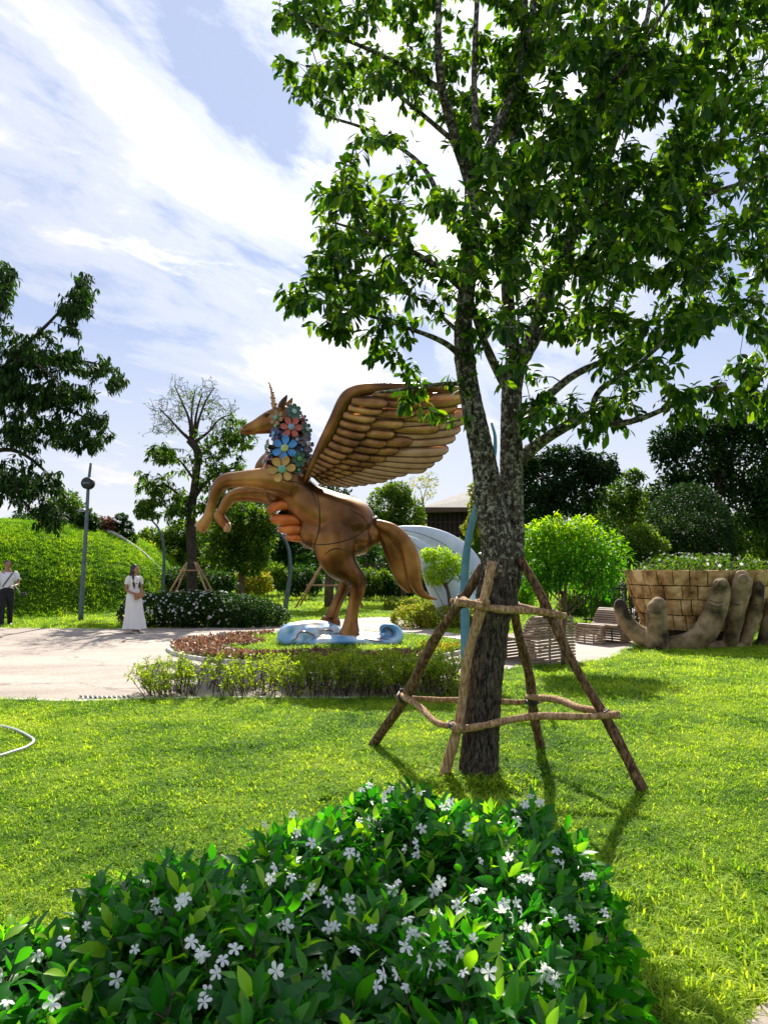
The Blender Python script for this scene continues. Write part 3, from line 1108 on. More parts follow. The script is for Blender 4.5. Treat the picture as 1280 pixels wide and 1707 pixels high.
# left stem runs from the foot, right stem joins it at mid height
br([(797, 1316, 45, D0), (797, 1292, 33, D0), (803, 1200, 29, D0), (811, 1100, 29, D0), (822, 1010, 30, D0), (829, 950, 29, D0), (829, 900, 27, D0), (818, 850, 25, D0), (808, 780, 21, D0), (796, 720, 19, D0), (782, 650, 17, D0), (775, 600, 17, D0),
    (772, 540, 15, D0 + .02), (779, 470, 14, D0 + .05), (785, 400, 13, D0 + .05), (786, 310, 12, D0 + .1)], seg=56, jit=.09, n=24)
br([(822, 1030, 24, D0 + .03), (845, 965, 23, D0 + .06), (853, 900, 20, D0 + .08), (852, 850, 20, D0 + .1), (852, 780, 19, D0 + .1), (852, 720, 18, D0 + .12), (853, 650, 17, D0 + .13), (861, 598, 18, D0 + .15)], seg=48, jit=.09, n=24)
mb.ball(P(768, 598, D0), [.055, .06, .09]); mb.ball(P(768, 530, D0), [.04, .05, .06]); mb.ball(P(846, 960, D0 + .0), [.10, .09, .16]); mb.ball(P(853, 1005, D0 + .05), [.05, .06, .10])
# forks and limbs
br([(786, 315, 11, 5.85), (762, 240, 9, 5.8), (737, 150, 8, 5.6), (730, 60, 6, 5.4), (735, -60, 4, 5.3), (742, -180, 2, 5.2)])
br([(786, 320, 10, 5.85), (822, 230, 9, 6.0), (868, 110, 7, 6.2), (890, 0, 5, 6.4), (900, -150, 3, 6.5)])
br([(785, 330, 8, 5.85), (793, 240, 7, 5.9), (790, 120, 5, 6.0), (796, -20, 4, 5.9), (800, -140, 2, 5.9)])
br([(859, 610, 14, 5.9), (849, 540, 12, 5.95), (845, 430, 10, 6.0), (851, 300, 8, 6.1), (861, 180, 6, 6.2), (872, 50, 5, 6.2), (880, -120, 3, 6.3)])
br([(861, 608, 15, 5.9), (889, 560, 14, 5.9), (915, 480, 11, 6.0), (960, 380, 9, 6.1), (1010, 270, 7, 6.2), (1050, 150, 5, 6.2), (1080, 20, 4, 6.3), (1100, -120, 2, 6.3)])
br([(862, 772, 12, 5.86), (890, 745, 11, 5.8), (935, 715, 9, 5.6), (985, 692, 8, 5.4), (1012, 706, 6, 5.3), (1060, 700, 5, 5.2), (1130, 672, 4, 5.1), (1210, 640, 3, 5.0)])
br([(858, 716, 9, 5.88), (905, 668, 8, 5.95), (962, 622, 6, 6.1), (1040, 590, 5, 6.3), (1130, 552, 4, 6.5), (1230, 505, 3, 6.7)])
br([(985, 690, 6, 5.4), (1000, 650, 5, 5.35), (1060, 610, 4, 5.2), (1120, 560, 3, 5.0), (1200, 520, 2, 4.9)])
br([(848, 655, 9, 5.86), (826, 612, 8, 5.85), (803, 560, 7, 5.8), (785, 505, 6, 5.8)])
br([(915, 480, 8, 6.0), (990, 420, 7, 5.8), (1090, 360, 5, 5.5), (1190, 320, 4, 5.2), (1290, 290, 3, 5.0)])
br([(960, 380, 7, 6.1), (1060, 300, 6, 6.4), (1160, 210, 4, 6.7), (1250, 130, 3, 6.9), (1320, 40, 2, 7.0)])
br([(850, 310, 6, 6.1), (930, 230, 5, 5.6), (1010, 150, 4, 5.1), (1080, 60, 3, 4.8), (1140, -40, 2, 4.7)])
br([(775, 602, 6, 5.74), (742, 572, 5, 5.6), (680, 547, 3.5, 5.4), (600, 522, 2.5, 5.2), (540, 505, 2, 5.1)])
br([(779, 490, 6, 5.78), (722, 440, 5, 5.6), (645, 400, 3.5, 5.5), (560, 372, 2, 5.4)])
br([(785, 400, 7, 5.8), (742, 350, 5.5, 5.9), (702, 275, 4, 6.1), (622, 220, 3, 6.2), (530, 190, 2, 6.3)])
br([(778, 640, 5, 5.72), (735, 640, 3.5, 5.5), (680, 648, 2.5, 5.35), (625, 655, 2, 5.25)])
br([(737, 150, 6, 5.6), (652, 100, 4, 5.4), (562, 60, 3, 5.2), (480, 20, 2, 5.1)])
br([(762, 240, 5, 5.8), (690, 180, 4, 5.9), (610, 120, 3, 6.2), (510, 110, 2, 6.4)])
br([(772, 560, 4, 5.76), (700, 500, 3, 5.9), (620, 470, 2.2, 6.0), (520, 440, 2, 6.1)])
br([(890, 560, 7, 5.9), (930, 560, 6, 6.6), (1000, 520, 5, 7.2), (1060, 450, 4, 7.5)])
br([(845, 430, 6, 6.0), (800, 330, 4, 6.8), (760, 200, 3, 7.3)])

# crown outline in the plane of the trunk, given depth as a rounded mass
CROWN = [(458, 110), (448, 60), (470, 10), (470, -120), (560, -260), (760, -330), (1000, -330), (1200, -260), (1400, -120), (1450, 120), (1440, 420), (1400, 640), (1280, 700), (1180, 690),
         (1080, 720), (1000, 745), (930, 700), (880, 740), (850, 690), (800, 700), (745, 725), (690, 715), (640, 690), (600, 690), (570, 678), (600, 620), (560, 580), (470, 530), (468, 500), (500, 450), (535, 400), (510, 310), (560, 290), (590, 230), (540, 190), (480, 170)]
tg = []
while len(tg) < 2600:
    px = rng.uniform(440, 1450); py = rng.uniform(-330, 750)
    if not in_poly(np.array([px]), np.array([py]), CROWN)[0]:
        continue
    e = 1 - ((px - 930) / 560) ** 2
    hw = 1.9 * math.sqrt(max(.05, e))
    dens = .55 + .45 * (770 < px < 1180 and 60 < py < 480)
    if px < 780: dens = .42
    if px > 800 and py > 560: dens = .30
    if px < 640: dens = .42
    if py < -40: dens *= .55
    if px > 1290: dens *= .5
    if 600 < px < 750 and 190 < py < 330: dens *= .5
    if 690 < px < 860 and 230 < py < 600: dens *= .45
    if math.sin(px * .021 + 1) * math.sin(py * .026 + .5 + px * .004) > .55: dens *= .35
    if 590 < px < 770 and 540 < py < 650: dens *= .35
    if 730 < px < 860 and py > 600: dens *= .25
    if 640 < px < 760 and py > 700: dens *= .4
    if px < 600 and 560 < py < 640: dens *= .3
    if px < 780 and py > 590: dens *= .95
    if rng.random() > dens:
        continue
    s = rng.normal(0, .55)
    if abs(s) > 1: continue
    D = 5.85 + s * hw
    if px < 880 and py > 230: D = min(D, 5.95) - .25
    if 700 < px < 900 and py < 230: D = 6.0 + abs(s) * 1.6
    if px > 850 and py > 640: D = 5.3 + rng.uniform(-.5, .5)
    if px < 790 and py > 540: D = 5.45 + rng.uniform(-.3, .3)
    tg.append(P(px, py, D))
tips, dirs = sk.grow(mb, tg, tip=.0028, rmax=.016, bend=.35)
mb.build('trunk', M['bark_main'], tree)
pos, d, sz = whorls(tips, dirs, 14, .106, spread=1.0, droop=.6, back=.17)
# leaves must not grow out of thin air in front of the lens
k = pos[:, 1] > 3.2
pos, d, sz = pos[k], d[k], sz[k]
tt = rng.random(len(pos)) ** 1.3 * .98
leaves(tree, 'crown', LEAF_MAIN, pos, d, sz, M['leaf_main'], .45, n_single=290, tint=tt)

# ------------------------------------------------------------------ stakes round the main tree
fr_ = thing('tree_support', (tb[0], tb[1] + .1, 0), 'wooden stake frame lashed round the lichen-spotted tree trunk', 'tree support')


def rough_pole(name, pts, rad, mat, bow=.015, seg=9):
    pts = np.asarray(pts, float)
    n = 16
    t = np.linspace(0, 1, n)[:, None]
    c = pts[0] * (1 - t) + pts[-1] * t if len(pts) == 2 else catmull(pts, max(2, n // (len(pts) - 1)))
    ph = rng.uniform(0, 6, 3)
    L_ = len(c); tt = np.linspace(0, 1, L_)
    c = c + np.column_stack([np.sin(tt * 9 + ph[0]), np.sin(tt * 7 + ph[1]), np.sin(tt * 8 + ph[2])]) * bow * np.sin(tt * pi)[:, None]
    r = rad * (1 + .07 * rng.normal(0, 1, L_)) * np.linspace(1.08, .92, L_)
    m = MB(); m.tube(c, r, seg, jit=.12)
    for q in range(3):
        i = rng.integers(2, L_ - 2)
        m.ball(c[i] + norm(rng.normal(0, 1, 3)) * rad * .7, rad * rng.uniform(.3, .5), 6, 4)
    return m.build(name, mat, fr_)


legs = {'A': ((616, 1243, None), (806, 942, 5.75), 9.5), 'B': ((737, 1300, None), (820, 936, 5.42), 9.5),
        'C': ((903, 1247, None), (852, 985, 5.98), 9.0), 'D': ((1080, 1322, None), (866, 930, 5.72), 9.0)}
LP = {}
for k_, (f, t, r) in legs.items():
    a = G(f[0], f[1]); a[2] = -.05
    b = P(*t)
    LP[k_] = (a, b)
    rough_pole('stake', [a, b], r * .86 * (a[1] + b[1]) / 2 / F, M['pole_dark'] if k_ in 'AC' else (M['pole_wood'] if k_ == 'B' else M['pole_dark']), .02)


def leg_at(k_, z):
    a, b = LP[k_]
    t = (z - a[2]) / (b[2] - a[2])
    return a + (b - a) * t


def bar(k0, z0, k1, z1, r, over=(.10, .10), off=(0, -.05), mid=None):
    a = leg_at(k0, z0); b = leg_at(k1, z1)
    u = norm(b - a)
    a = a - u * over[0] + np.array([0, off[0], 0]); b = b + u * over[1] + np.array([0, off[1], 0])
    pts = [a, b] if mid is None else [a, a + (b - a) * mid[0] + np.array([0, 0, mid[1]]), b]
    rough_pole('crossbar', pts, r, M['pole_wood'], .014)


def zpx(k_, py):
    a, b = LP[k_]
    best = min(np.linspace(0, 1, 200), key=lambda t: abs(to_px(a + (b - a) * t)[1][0] - py))
    return (a + (b - a) * best)[2]


bar('A', zpx('A', 1160), 'B', zpx('B', 1206), .026, (.04, .08), (-.06, -.05), (.6, -.045))
bar('B', zpx('B', 1213), 'D', zpx('D', 1190), .027, (.03, .10), (-.06, -.06), (.45, .03))
bar('C', zpx('C', 1160), 'D', zpx('D', 1188), .028, (.05, .10), (-.05, .05), (.5, .01))
bar('A', zpx('A', 1163), 'C', zpx('C', 1170), .024, (.05, .10), (.05, .05), (.6, -.02))
bar('A', zpx('A', 1002), 'B', zpx('B', 1003), .028, (.10, .05), (-.05, -.055))
bar('B', zpx('B', 1010), 'D', zpx('D', 1024), .028, (.22, .12), (-.06, -.06), (.5, .005))
bar('C', zpx('C', 1012), 'D', zpx('D', 1022), .025, (.10, .16), (.05, .05))
bar('A', zpx('A', 1004), 'C', zpx('C', 1012), .022, (.08, .08), (.05, .05))
# lashings where bars and stakes cross
for k_, py in (('A', 1002), ('B', 1008), ('B', 1210), ('D', 1190), ('D', 1024), ('A', 1160), ('C', 1165), ('C', 1012)):
    c = leg_at(k_, zpx(k_, py))
    m = MB()
    u = norm(LP[k_][1] - LP[k_][0]); s1 = norm(np.cross(u, [0, 1, 0])); s2 = np.cross(u, s1)
    for q in range(3):
        an = np.linspace(0, 2 * pi, 13)
        ring = c + u * (q - 1) * .014 + s1 * np.cos(an)[:, None] * .052 + s2 * np.sin(an)[:, None] * .075
        m.tube(ring, .0055, 5)
    m.build('lashing', M['black'], fr_)

# ------------------------------------------------------------------ jasmine bush in the foreground
bush = thing('jasmine_bush', (-.25, 2.2, 0), 'glossy green bush dotted with white pinwheel blossoms in the foreground', 'bush')
BP = np.array(BUSH)


def edge_dist(x, y):
    p = np.column_stack([x, y]); dmin = np.full(len(p), 9.0)
    a = BP; b = np.roll(BP, -1, 0)
    for i in range(len(a)):
        ab = b[i] - a[i]; t = np.clip(((p - a[i]) @ ab) / (ab @ ab + 1e-9), 0, 1)
        dmin = np.minimum(dmin, np.linalg.norm(p - a[i] - t[:, None] * ab, axis=1))
    return dmin


def bush_h(x, y):
    e = edge_dist(x, y)
    t = np.clip(e / .34, 0, 1)
    h = (.69 + .03 * np.sin(x * 29 + 3 * np.sin(y * 13)) * np.sin(y * 31 + 2)) * np.sqrt(1 - (1 - t) ** 2.2)
    return h + (.05 * np.sin(x * 5.3 + 1) * np.cos(y * 4.7) + .035 * np.sin(x * 11 + y * 7)) * t


x = rng.uniform(-1.6, 1.1, 9000); y = rng.uniform(1.2, 3.3, 9000)
k = in_poly(x, y, [tuple(p) for p in BP]); x, y = x[k], y[k]
e = edge_dist(x, y)
keep = rng.random(len(x)) < np.where(e < .16, .70, .33)
x, y = x[keep], y[keep]
h = bush_h(x, y)
ee = .02
gxn = (bush_h(x + ee, y) - bush_h(x - ee, y)) / (2 * ee); gyn = (bush_h(x, y + ee) - bush_h(x, y - ee)) / (2 * ee)
nrm_ = norm(np.column_stack([-gxn, -gyn, np.ones(len(x))]))
below = rng.random(len(x)) ** 1.8 * .19 - .01
top = np.column_stack([x, y, h]) - nrm_ * below[:, None]
top[:, 2] = np.maximum(top[:, 2], .03)
axis = norm(nrm_ * .8 + np.array([0, 0, .55]) + rng.normal(0, .28, nrm_.shape))
# side skirts: shoots at every height round the rim
side_n = 520
i = rng.integers(0, len(BP), side_n); a = BP[i] + rng.normal(0, .03, (side_n, 2))
cc = np.array([-.25, 2.0]); o_ = norm(a - cc)
zz = rng.uniform(.06, .5, side_n)
sp = np.column_stack([a - o_ * (.02 + zz[:, None] * .16), zz])
sa = norm(np.column_stack([o_, np.full(side_n, .35)]) + rng.normal(0, .3, (side_n, 3)))
top = np.vstack([top, sp]); axis = np.vstack([axis, sa])
st = MB()
for p, a_ in zip(top, axis):
    q = p - a_ * rng.uniform(.18, .3); q[2] = max(q[2], 0.0)
    st.tube([q, (p + q) / 2 + rng.normal(0, .006, 3), p], [.0032, .0027, .002], 4)
st.build('stems', M['bark_twig'], bush)
LP_ = []; LD = []; LS = []; LT = []; LU = []
for p, a_ in zip(top, axis):
    s1 = norm(np.cross(a_, rng.normal(0, 1, 3))); s2 = np.cross(a_, s1)
    npair = rng.integers(3, 6)
    fl = rng.random()
    for q in range(npair):
        ang_ = q * pi / 2 + rng.normal(0, .35)
        back = q * .026
        open_ = .45 + q * .22 + rng.normal(0, .12)
        for sgn in (0, pi):
            r_ = s1 * cos(ang_ + sgn) + s2 * sin(ang_ + sgn)
            LP_.append(p - a_ * back); LD.append(a_ * cos(open_) + r_ * sin(open_))
            LS.append((.054 + .016 * min(q, 3)) * rng.uniform(.65, 1.35)); LU.append(a_)
            LT.append(min(.99, (.97 if (q == 0 and fl > .70) else rng.uniform(0, .72))))
leaves(bush, 'foliage', LEAF_BUSH, np.array(LP_), np.array(LD), np.array(LS), M['leaf_bush'], .3, n_single=295, tint=np.array(LT), up=np.array(LU))
# inner leaves in darker green, shade inside the bush put into colour
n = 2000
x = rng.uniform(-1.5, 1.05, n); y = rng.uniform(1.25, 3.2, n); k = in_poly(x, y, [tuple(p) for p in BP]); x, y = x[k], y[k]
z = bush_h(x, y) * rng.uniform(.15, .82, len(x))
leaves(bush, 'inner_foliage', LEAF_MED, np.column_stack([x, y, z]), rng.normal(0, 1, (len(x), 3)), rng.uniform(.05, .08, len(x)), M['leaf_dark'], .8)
# one withered leaf
wl = MB(); V, tr_, qd = LEAF_BUSH
place_leaves(wl, LEAF_BUSH, P(282, 1578, 2.0)[None], frames(np.array([[.1, -.2, -1]]), .1), np.array([.07]), np.array([.5]))
o = wl.build('leaf', M['leaf_brown'], bush); o['label'] = 'withered reddish-brown leaf'


def pinwheel(seed):
    r = np.random.default_rng(seed); m = MB()
    for i in range(5):
        a = 2 * pi * i / 5 + r.normal(0, .08)
        ca, sa = cos(a), sin(a); R_ = np.array([[ca, -sa, 0], [sa, ca, 0], [0, 0, 1]])
        ln = r.uniform(.85, 1.1); dr = r.uniform(-.1, .35)
        V = np.array([[.08, -.04, 0], [.08, .05, 0], [.45, -.20, .08], [.45, .02, .13], [.45, .24, .07], [.78, -.24, .04 - dr * .4], [.80, .06, .10 - dr * .4], [.74, .33, .0 - dr * .3], [1.0, -.08, -.02 - dr], [.98, .2, -.02 - dr]])
        V[:, 0] *= ln
        V += r.normal(0, .02, V.shape)
        q = np.array([[0, 2, 3, 1], [2, 5, 6, 3], [3, 6, 7, 4], [5, 8, 9, 6]])
        m.add(V @ R_.T, [q, np.array([[1, 3, 4], [6, 9, 7]])], r.random())
    m.tube([[0, 0, -.55], [0, 0, 0.02]], [.07, .09], 6)
    return m.mesh('flower', M['petal'])


FM = [pinwheel(50 + k) for k in range(5)]
FPX = [(323, 1588), (340, 1606), (375, 1618), (395, 1600), (408, 1497), (262, 1520), (112, 1586), (200, 1650), (45, 1537), (70, 1610), (5, 1650), (305, 1525), (312, 1515), (452, 1480), (460, 1462), (488, 1477), (520, 1497), (539, 1500),
       (582, 1516), (620, 1563), (592, 1600), (545, 1640), (463, 1637), (350, 1672), (628, 1662), (676, 1664), (648, 1492), (655, 1500), (697, 1437), (693, 1420), (702, 1395), (700, 1335), (693, 1330), (598, 1443), (521, 1420), (497, 1402), (565, 1412),
       (388, 1420), (443, 1388), (330, 1398), (770, 1525), (775, 1535), (760, 1525), (790, 1512), (680, 1548), (690, 1575), (684, 1580), (733, 1538), (722, 1500), (858, 1520), (866, 1535), (852, 1545), (905, 1550), (920, 1535), (948, 1547), (955, 1560), (932, 1592),
       (1008, 1540), (1075, 1500), (1063, 1505), (1085, 1497), (1060, 1478), (1033, 1585), (985, 1472), (983, 1425), (898, 1350), (882, 1340), (872, 1352), (860, 1380), (778, 1400), (1018, 1400), (905, 1628), (912, 1640), (812, 1640), (828, 1595), (765, 1610), (770, 1640), (740, 1600), (600, 1380), (935, 1455), (965, 1390), (845, 1445), (150, 1560), (230, 1600), (560, 1560), (640, 1620), (480, 1560), (700, 1620), (615, 1325), (640, 1345), (750, 1350), (1040, 1455), (95, 1690), (20, 1690), (880, 1480), (800, 1450)]
nf = 0
for (px, py) in FPX:
    # walk along the sight line until it enters the bush
    d_ = ray(px, py); hit = None
    for D in np.arange(1.2, 3.6, .01):
        q = np.array([0, 0, CAM_H]) + d_ * (D / d_[1])
        if q[2] < .05: break
        if in_poly(q[:1], q[1:2], BUSH)[0] and q[2] < bush_h(q[:1], q[1:2])[0] + .015:
            hit = q; break
    if hit is None:
        continue
    for c in range(rng.choice([1, 1, 2, 3])):
        o = bpy.data.objects.new('flower', FM[rng.integers(5)])
        COL.objects.link(o); o.parent = bush
        o.matrix_parent_inverse = world_of(bush).inverted()
        jit = rng.normal(0, .019, 3) * (c > 0)
        o.location = hit + np.array([0, -.022, .034]) + jit
        nn = norm(np.array([0, -.5, .7]) + rng.normal(0, .6, 3))
        qd_ = Vector(nn).to_track_quat('Z', 'Y') @ Euler((0, 0, rng.uniform(0, 6))).to_quaternion()
        o.rotation_mode = 'QUATERNION'; o.rotation_quaternion = qd_
        s = rng.uniform(.012, .020); o.scale = (s, s, s); nf += 1
# ------------------------------------------------------------------ winged unicorn statue
SD = 15.3
sb = G(585, 1072)
uni = thing('unicorn_statue', (sb[0], SD, .10), 'rearing bronze winged unicorn with a mane of painted metal flowers', 'statue')


def W(px, py, dy=0.0):
    return P(px, py, SD) + np.array([0, dy, 0])


UR = SD / F


def sweep(mb, lst, seg=20, sq=1.0, n=5, ends=True):
    """lst of (px, py, r_px, dy, squash)"""
    a = np.array([[*W(q[0], q[1], q[3]), q[2] * UR, q[4] if len(q) > 4 else sq] for q in lst])
    c = catmull(a, n)
    mb.tube(c[:, :3], np.maximum(c[:, 3], .01), seg, squash=c[:, 4], round_ends=ends)


bm_ = MB()
# barrel, rump
sweep(bm_, [(466, 800, 24, 0, 1.2), (485, 816, 33, 0, 1.15), (512, 842, 38, 0, 1.12), (540, 858, 43, 0, 1.05), (565, 870, 47, 0, .98), (590, 878, 44, 0, 1.0), (606, 886, 35, 0, 1.0), (614, 890, 24, 0, 1.0)], 28)
sweep(bm_, [(520, 890, 26, -.1, 1.2), (560, 898, 30, -.1, 1.2), (596, 900, 28, -.1, 1.2)], 20)
# neck
sweep(bm_, [(478, 812, 38, 0, .95), (482, 780, 36, 0, .8), (486, 748, 33, 0, .7), (484, 716, 29, 0, .6), (476, 698, 23, 0, .6)], 24)
# head: cheek, forehead, muzzle
sweep(bm_, [(480, 697, 20, 0, .75), (466, 699, 21.5, 0, .72), (452, 703.5, 20.5, 0, .68), (441, 707, 17.5, 0, .65), (432, 710, 14.8, 0, .66), (424, 712.5, 12.2, 0, .7), (416, 715, 10.6, 0, .8), (410, 717, 9.4, 0, .85), (406.5, 718.3, 7.4, 0, .85)], 24)
sweep(bm_, [(462, 710, 13, 0, .95), (451, 712, 10, 0, .9)], 14)
# near foreleg
sweep(bm_, [(486, 812, 30, -.22), (462, 804, 24, -.34, .95), (432, 802, 17, -.40), (404, 803, 13.5, -.40), (382, 806, 13, -.38), (371, 816, 11.5, -.37), (363, 834, 9, -.36), (357, 852, 7.8, -.36), (354, 864, 9, -.36), (349, 873, 10, -.36), (345, 879, 11.5, -.36)], 18)
# far foreleg tucked below it
sweep(bm_, [(478, 826, 24, .22), (445, 824, 16, .30), (412, 821, 13.5, .32), (390, 823, 12.5, .32), (376, 832, 10.5, .30), (367, 847, 8.5, .28), (360, 859, 8.5, .26), (366, 866, 9.5, .24), (372, 873, 9, .24)], 18)
# far shoulder bulge
sweep(bm_, [(478, 756, 22, .30), (450, 764, 20, .42), (432, 776, 15, .46), (424, 786, 8, .46)], 18)
# near hind leg
sweep(bm_, [(560, 896, 36, -.30, .9), (562, 920, 34, -.36, .8), (570, 940, 28, -.36, .8), (584, 955, 21, -.34), (596, 967, 15.5, -.32), (597, 982, 13, -.31), (592, 1003, 10.5, -.30), (588, 1022, 10.2, -.30), (586, 1036, 12, -.30), (585, 1047, 15, -.31), (584, 1056, 18, -.31)], 20)
# far hind leg
sweep(bm_, [(560, 905, 30, .28, .8), (566, 940, 24, .34), (576, 964, 15, .36), (572, 980, 11, .36), (564, 998, 9.5, .36), (557, 1014, 9.5, .36), (552, 1026, 11, .36), (549, 1040, 13, .36)], 18)
body = remeshed(bm_, 'body', M['bronze'], uni, voxel=.032, smooth_it=7)
# tail, one skin of three locks
tm = MB()
sweep(tm, [(618, 872, 10, 0, .9), (632, 880, 13, 0, .9), (648, 896, 17, 0, .8), (658, 920, 18, 0, .7), (665, 945, 15, 0, .6), (672, 968, 12, 0, .6), (681, 985, 5, 0, .6)], 18)
sweep(tm, [(630, 874, 8, -.12, .9), (655, 886, 12, -.14, .8), (676, 908, 13, -.14, .8), (686, 935, 14, -.14, .7), (690, 962, 12.5, -.14, .7), (697, 983, 9, -.14, .7), (710, 994, 5, -.14, .8), (728, 999, 1.8, -.14, .8)], 18)
remeshed(tm, 'tail', M['bronze'], uni, voxel=.026, smooth_it=4)
# tail tie and groove
m = MB()
an = np.linspace(0, 2 * pi, 21)
for x_, y_, r_ in ((622, 876, 13.5), (627, 880, 12)):
    c = W(x_, y_)
    m.tube(np.array([c + np.array([cos(a) * r_ * UR * .35 + 0, sin(a) * r_ * UR, cos(a) * r_ * UR]) for a in an]), .035, 6)
m.build('tail_band', M['bronze_dark'], uni)


def hug(path, off=.012):
    """drop a seam line on to the near side of the body"""
    dg = bpy.context.evaluated_depsgraph_get()
    out = []
    for px, py in path:
        d_ = Vector(norm(ray(px, py)))
        o_ = Vector((0, 0, CAM_H))
        inv = world_of(body).inverted()
        hit, loc, nn, _ = body.ray_cast(inv @ o_, (inv.to_3x3() @ d_))
        if hit:
            out.append(np.array(world_of(body) @ loc) + np.array(nn) * off)
    return out


for nm, pathp in (('seam_groove', [(528, 822), (532, 845), (533, 870), (529, 895), (524, 908)]), ('seam_groove', [(505, 903), (530, 908), (560, 905), (590, 896), (612, 880), (622, 868)]),
                  ('seam_groove', [(575, 918), (595, 920), (612, 908), (621, 890)]), ('seam_groove', [(540, 925), (556, 915), (575, 917)]), ('seam_groove', [(470, 800), (500, 806), (520, 822), (528, 845)]), ('seam_groove', [(440, 816), (465, 818), (486, 828)]), ('seam_groove', [(598, 955), (604, 968), (600, 980)]), ('seam_groove', [(585, 850), (605, 862), (616, 878)])):
    h = hug(catmull(np.array(pathp, float), 5), .0)
    if len(h) > 3:
        h = np.array(h); m = MB(); m.tube(h, np.sin(np.linspace(.15, pi - .15, len(h))) * .011 + .003, 6)
        m.build(nm, M['bronze_dark'], uni)  # panel seams, and muscle grooves with crease shade put in as dark lines

# horn: two strands of beads wound round each other
m = MB()
hp = [(459, 683, 6.6), (457.5, 678, 6.4), (457, 673, 5.9), (456, 668, 5.4), (455, 663, 4.9), (454.5, 658, 4.3), (454, 653.5, 3.7), (452.5, 649, 3.1), (451, 645.5, 2.6), (450.5, 642, 2.2), (449, 639, 1.8), (448, 636.5, 1.3)]
for i_, (x_, y_, r_) in enumerate(hp):
    a = .3 if i_ % 2 else -.3
    Rm = Matrix.Rotation(a + .45, 3, 'Y')
    m.ball(W(x_, y_), [r_ * UR, r_ * UR, r_ * UR * .55], 14, 8, M=np.array(Rm))
c = np.array([[*W(x_, y_), r_ * UR * .6] for x_, y_, r_ in hp])
m.tube(c[:, :3], c[:, 3], 8)
m.build('horn', M['bronze_light'], uni)
# ears
for dy, ox in ((-.13, 0), (.14, 6)):
    m = MB()
    a = np.array([[*W(470 + ox, 688, dy), 4.2 * UR], [*W(470.5 + ox, 680, dy), 6.2 * UR], [*W(474 + ox, 672, dy), 5.4 * UR], [*W(478 + ox, 665, dy), 3 * UR], [*W(480 + ox, 660.5, dy), .8 * UR]])
    a = catmull(a, 4)
    m.tube(a[:, :3], a[:, 3], 12, squash=.55)
    e = m.build('ear', M['bronze'], uni)
    m = MB()
    b = a.copy(); b[:, 1] -= .03 if dy < 0 else -.03
    m.tube(b[3:-3, :3], b[3:-3, 3] * .6, 10, squash=.4)
    m.build('ear_hollow', M['bronze_dark'], e)
# eye with lid, nostril, mouth line
for s_ in (-1, 1):
    m = MB(); m.ball(W(446, 695, s_ * .150), [.040, .024, .028], 12, 8); m.build('eye', M['bronze_dark'], uni)
    m = MB(); m.tube([W(440, 696.5, s_ * .145), W(443, 692, s_ * .155), W(448, 691, s_ * .16), W(453, 694, s_ * .16)], [.008, .015, .015, .008], 6); m.build('eyelid', M['bronze'], uni)
    m = MB(); m.ball(W(409.5, 713, s_ * .09), [.022, .02, .016], 10, 6); m.build('nostril', M['bronze_dark'], uni)
    m = MB(); m.tube([W(404, 720.5, s_ * .05), W(411, 721.5, s_ * .09), W(421, 720, s_ * .10)], [.006, .008, .004], 6); m.build('mouth_line', M['bronze_dark'], uni)
# hooves: split flared shells on the forelegs
for pts_, r_ in (([(347, 874, -.36), (343, 880, -.36), (339.5, 884, -.36)], (9, 10, 10.5)), ([(373, 872, .24), (375, 879, .24), (374.5, 886, .24)], (8, 7, 4.5))):
    m = MB(); m.tube([W(*q) for q in pts_], [r * UR for r in r_], 14, squash=1.0); m.build('hoof', M['bronze_light'], uni)
for x_, y_, dy in ((584.5, 1062, -.31), (548.5, 1044, .36)):
    m = MB(); m.tube([W(x_ + 1, y_ - 14, dy), W(x_, y_ - 5, dy), W(x_ - 1, y_ + 4, dy)], [14 * UR, 17.5 * UR, 18.5 * UR], 18); m.build('hoof', M['bronze'], uni)

# orange breast plates: curved straps under the chest
for (pts_, w_) in (([(452, 850), (462, 847), (476, 844), (492, 842)], 8.0), ([(458, 865), (474, 868), (502, 869)], 8.6), ([(470, 881), (486, 884), (508, 885)], 7.6), ([(481, 895), (493, 898), (510, 899)], 6)):
    c = catmull(np.array([[*W(x_, y_, -.05 - .30 * sin(pi * i_ / (len(pts_) - .4))), 1] for i_, (x_, y_) in enumerate(pts_)]), 4)[:, :3]
    m = MB(); m.tube(c, w_ * UR, 16, squash=.9, side=(0, 1, 0), round_ends=True)
    m.build('breast_plate', M['orange_plate'], uni)
m = MB(); m.tube([W(470, 850, .1), W(485, 868, .1), W(495, 885, .05)], [.16, .2, .14], 12); m.build('dark_gap_fill', M['bronze_dark'], uni)  # dark body added behind the plates, shade of their gaps as colour

# wing --------------------------------------------------------------
wing = MB()
arm = [(506, 812, 5, .0), (520, 790, 7, -.12), (540, 752, 9.5, -.2), (562, 710, 11, -.28), (580, 678, 13, -.34), (596, 666, 11, -.38), (620, 661, 9, -.42), (655, 661, 8, -.5), (700, 664, 7, -.6), (745, 668, 6, -.7), (768, 672, 4, -.75)]
sweep(wing, [(a_[0], a_[1], a_[2], a_[3] - .30, .7) for a_ in arm], 14)
wing_o = wing.build('wing', M['bronze'], uni)


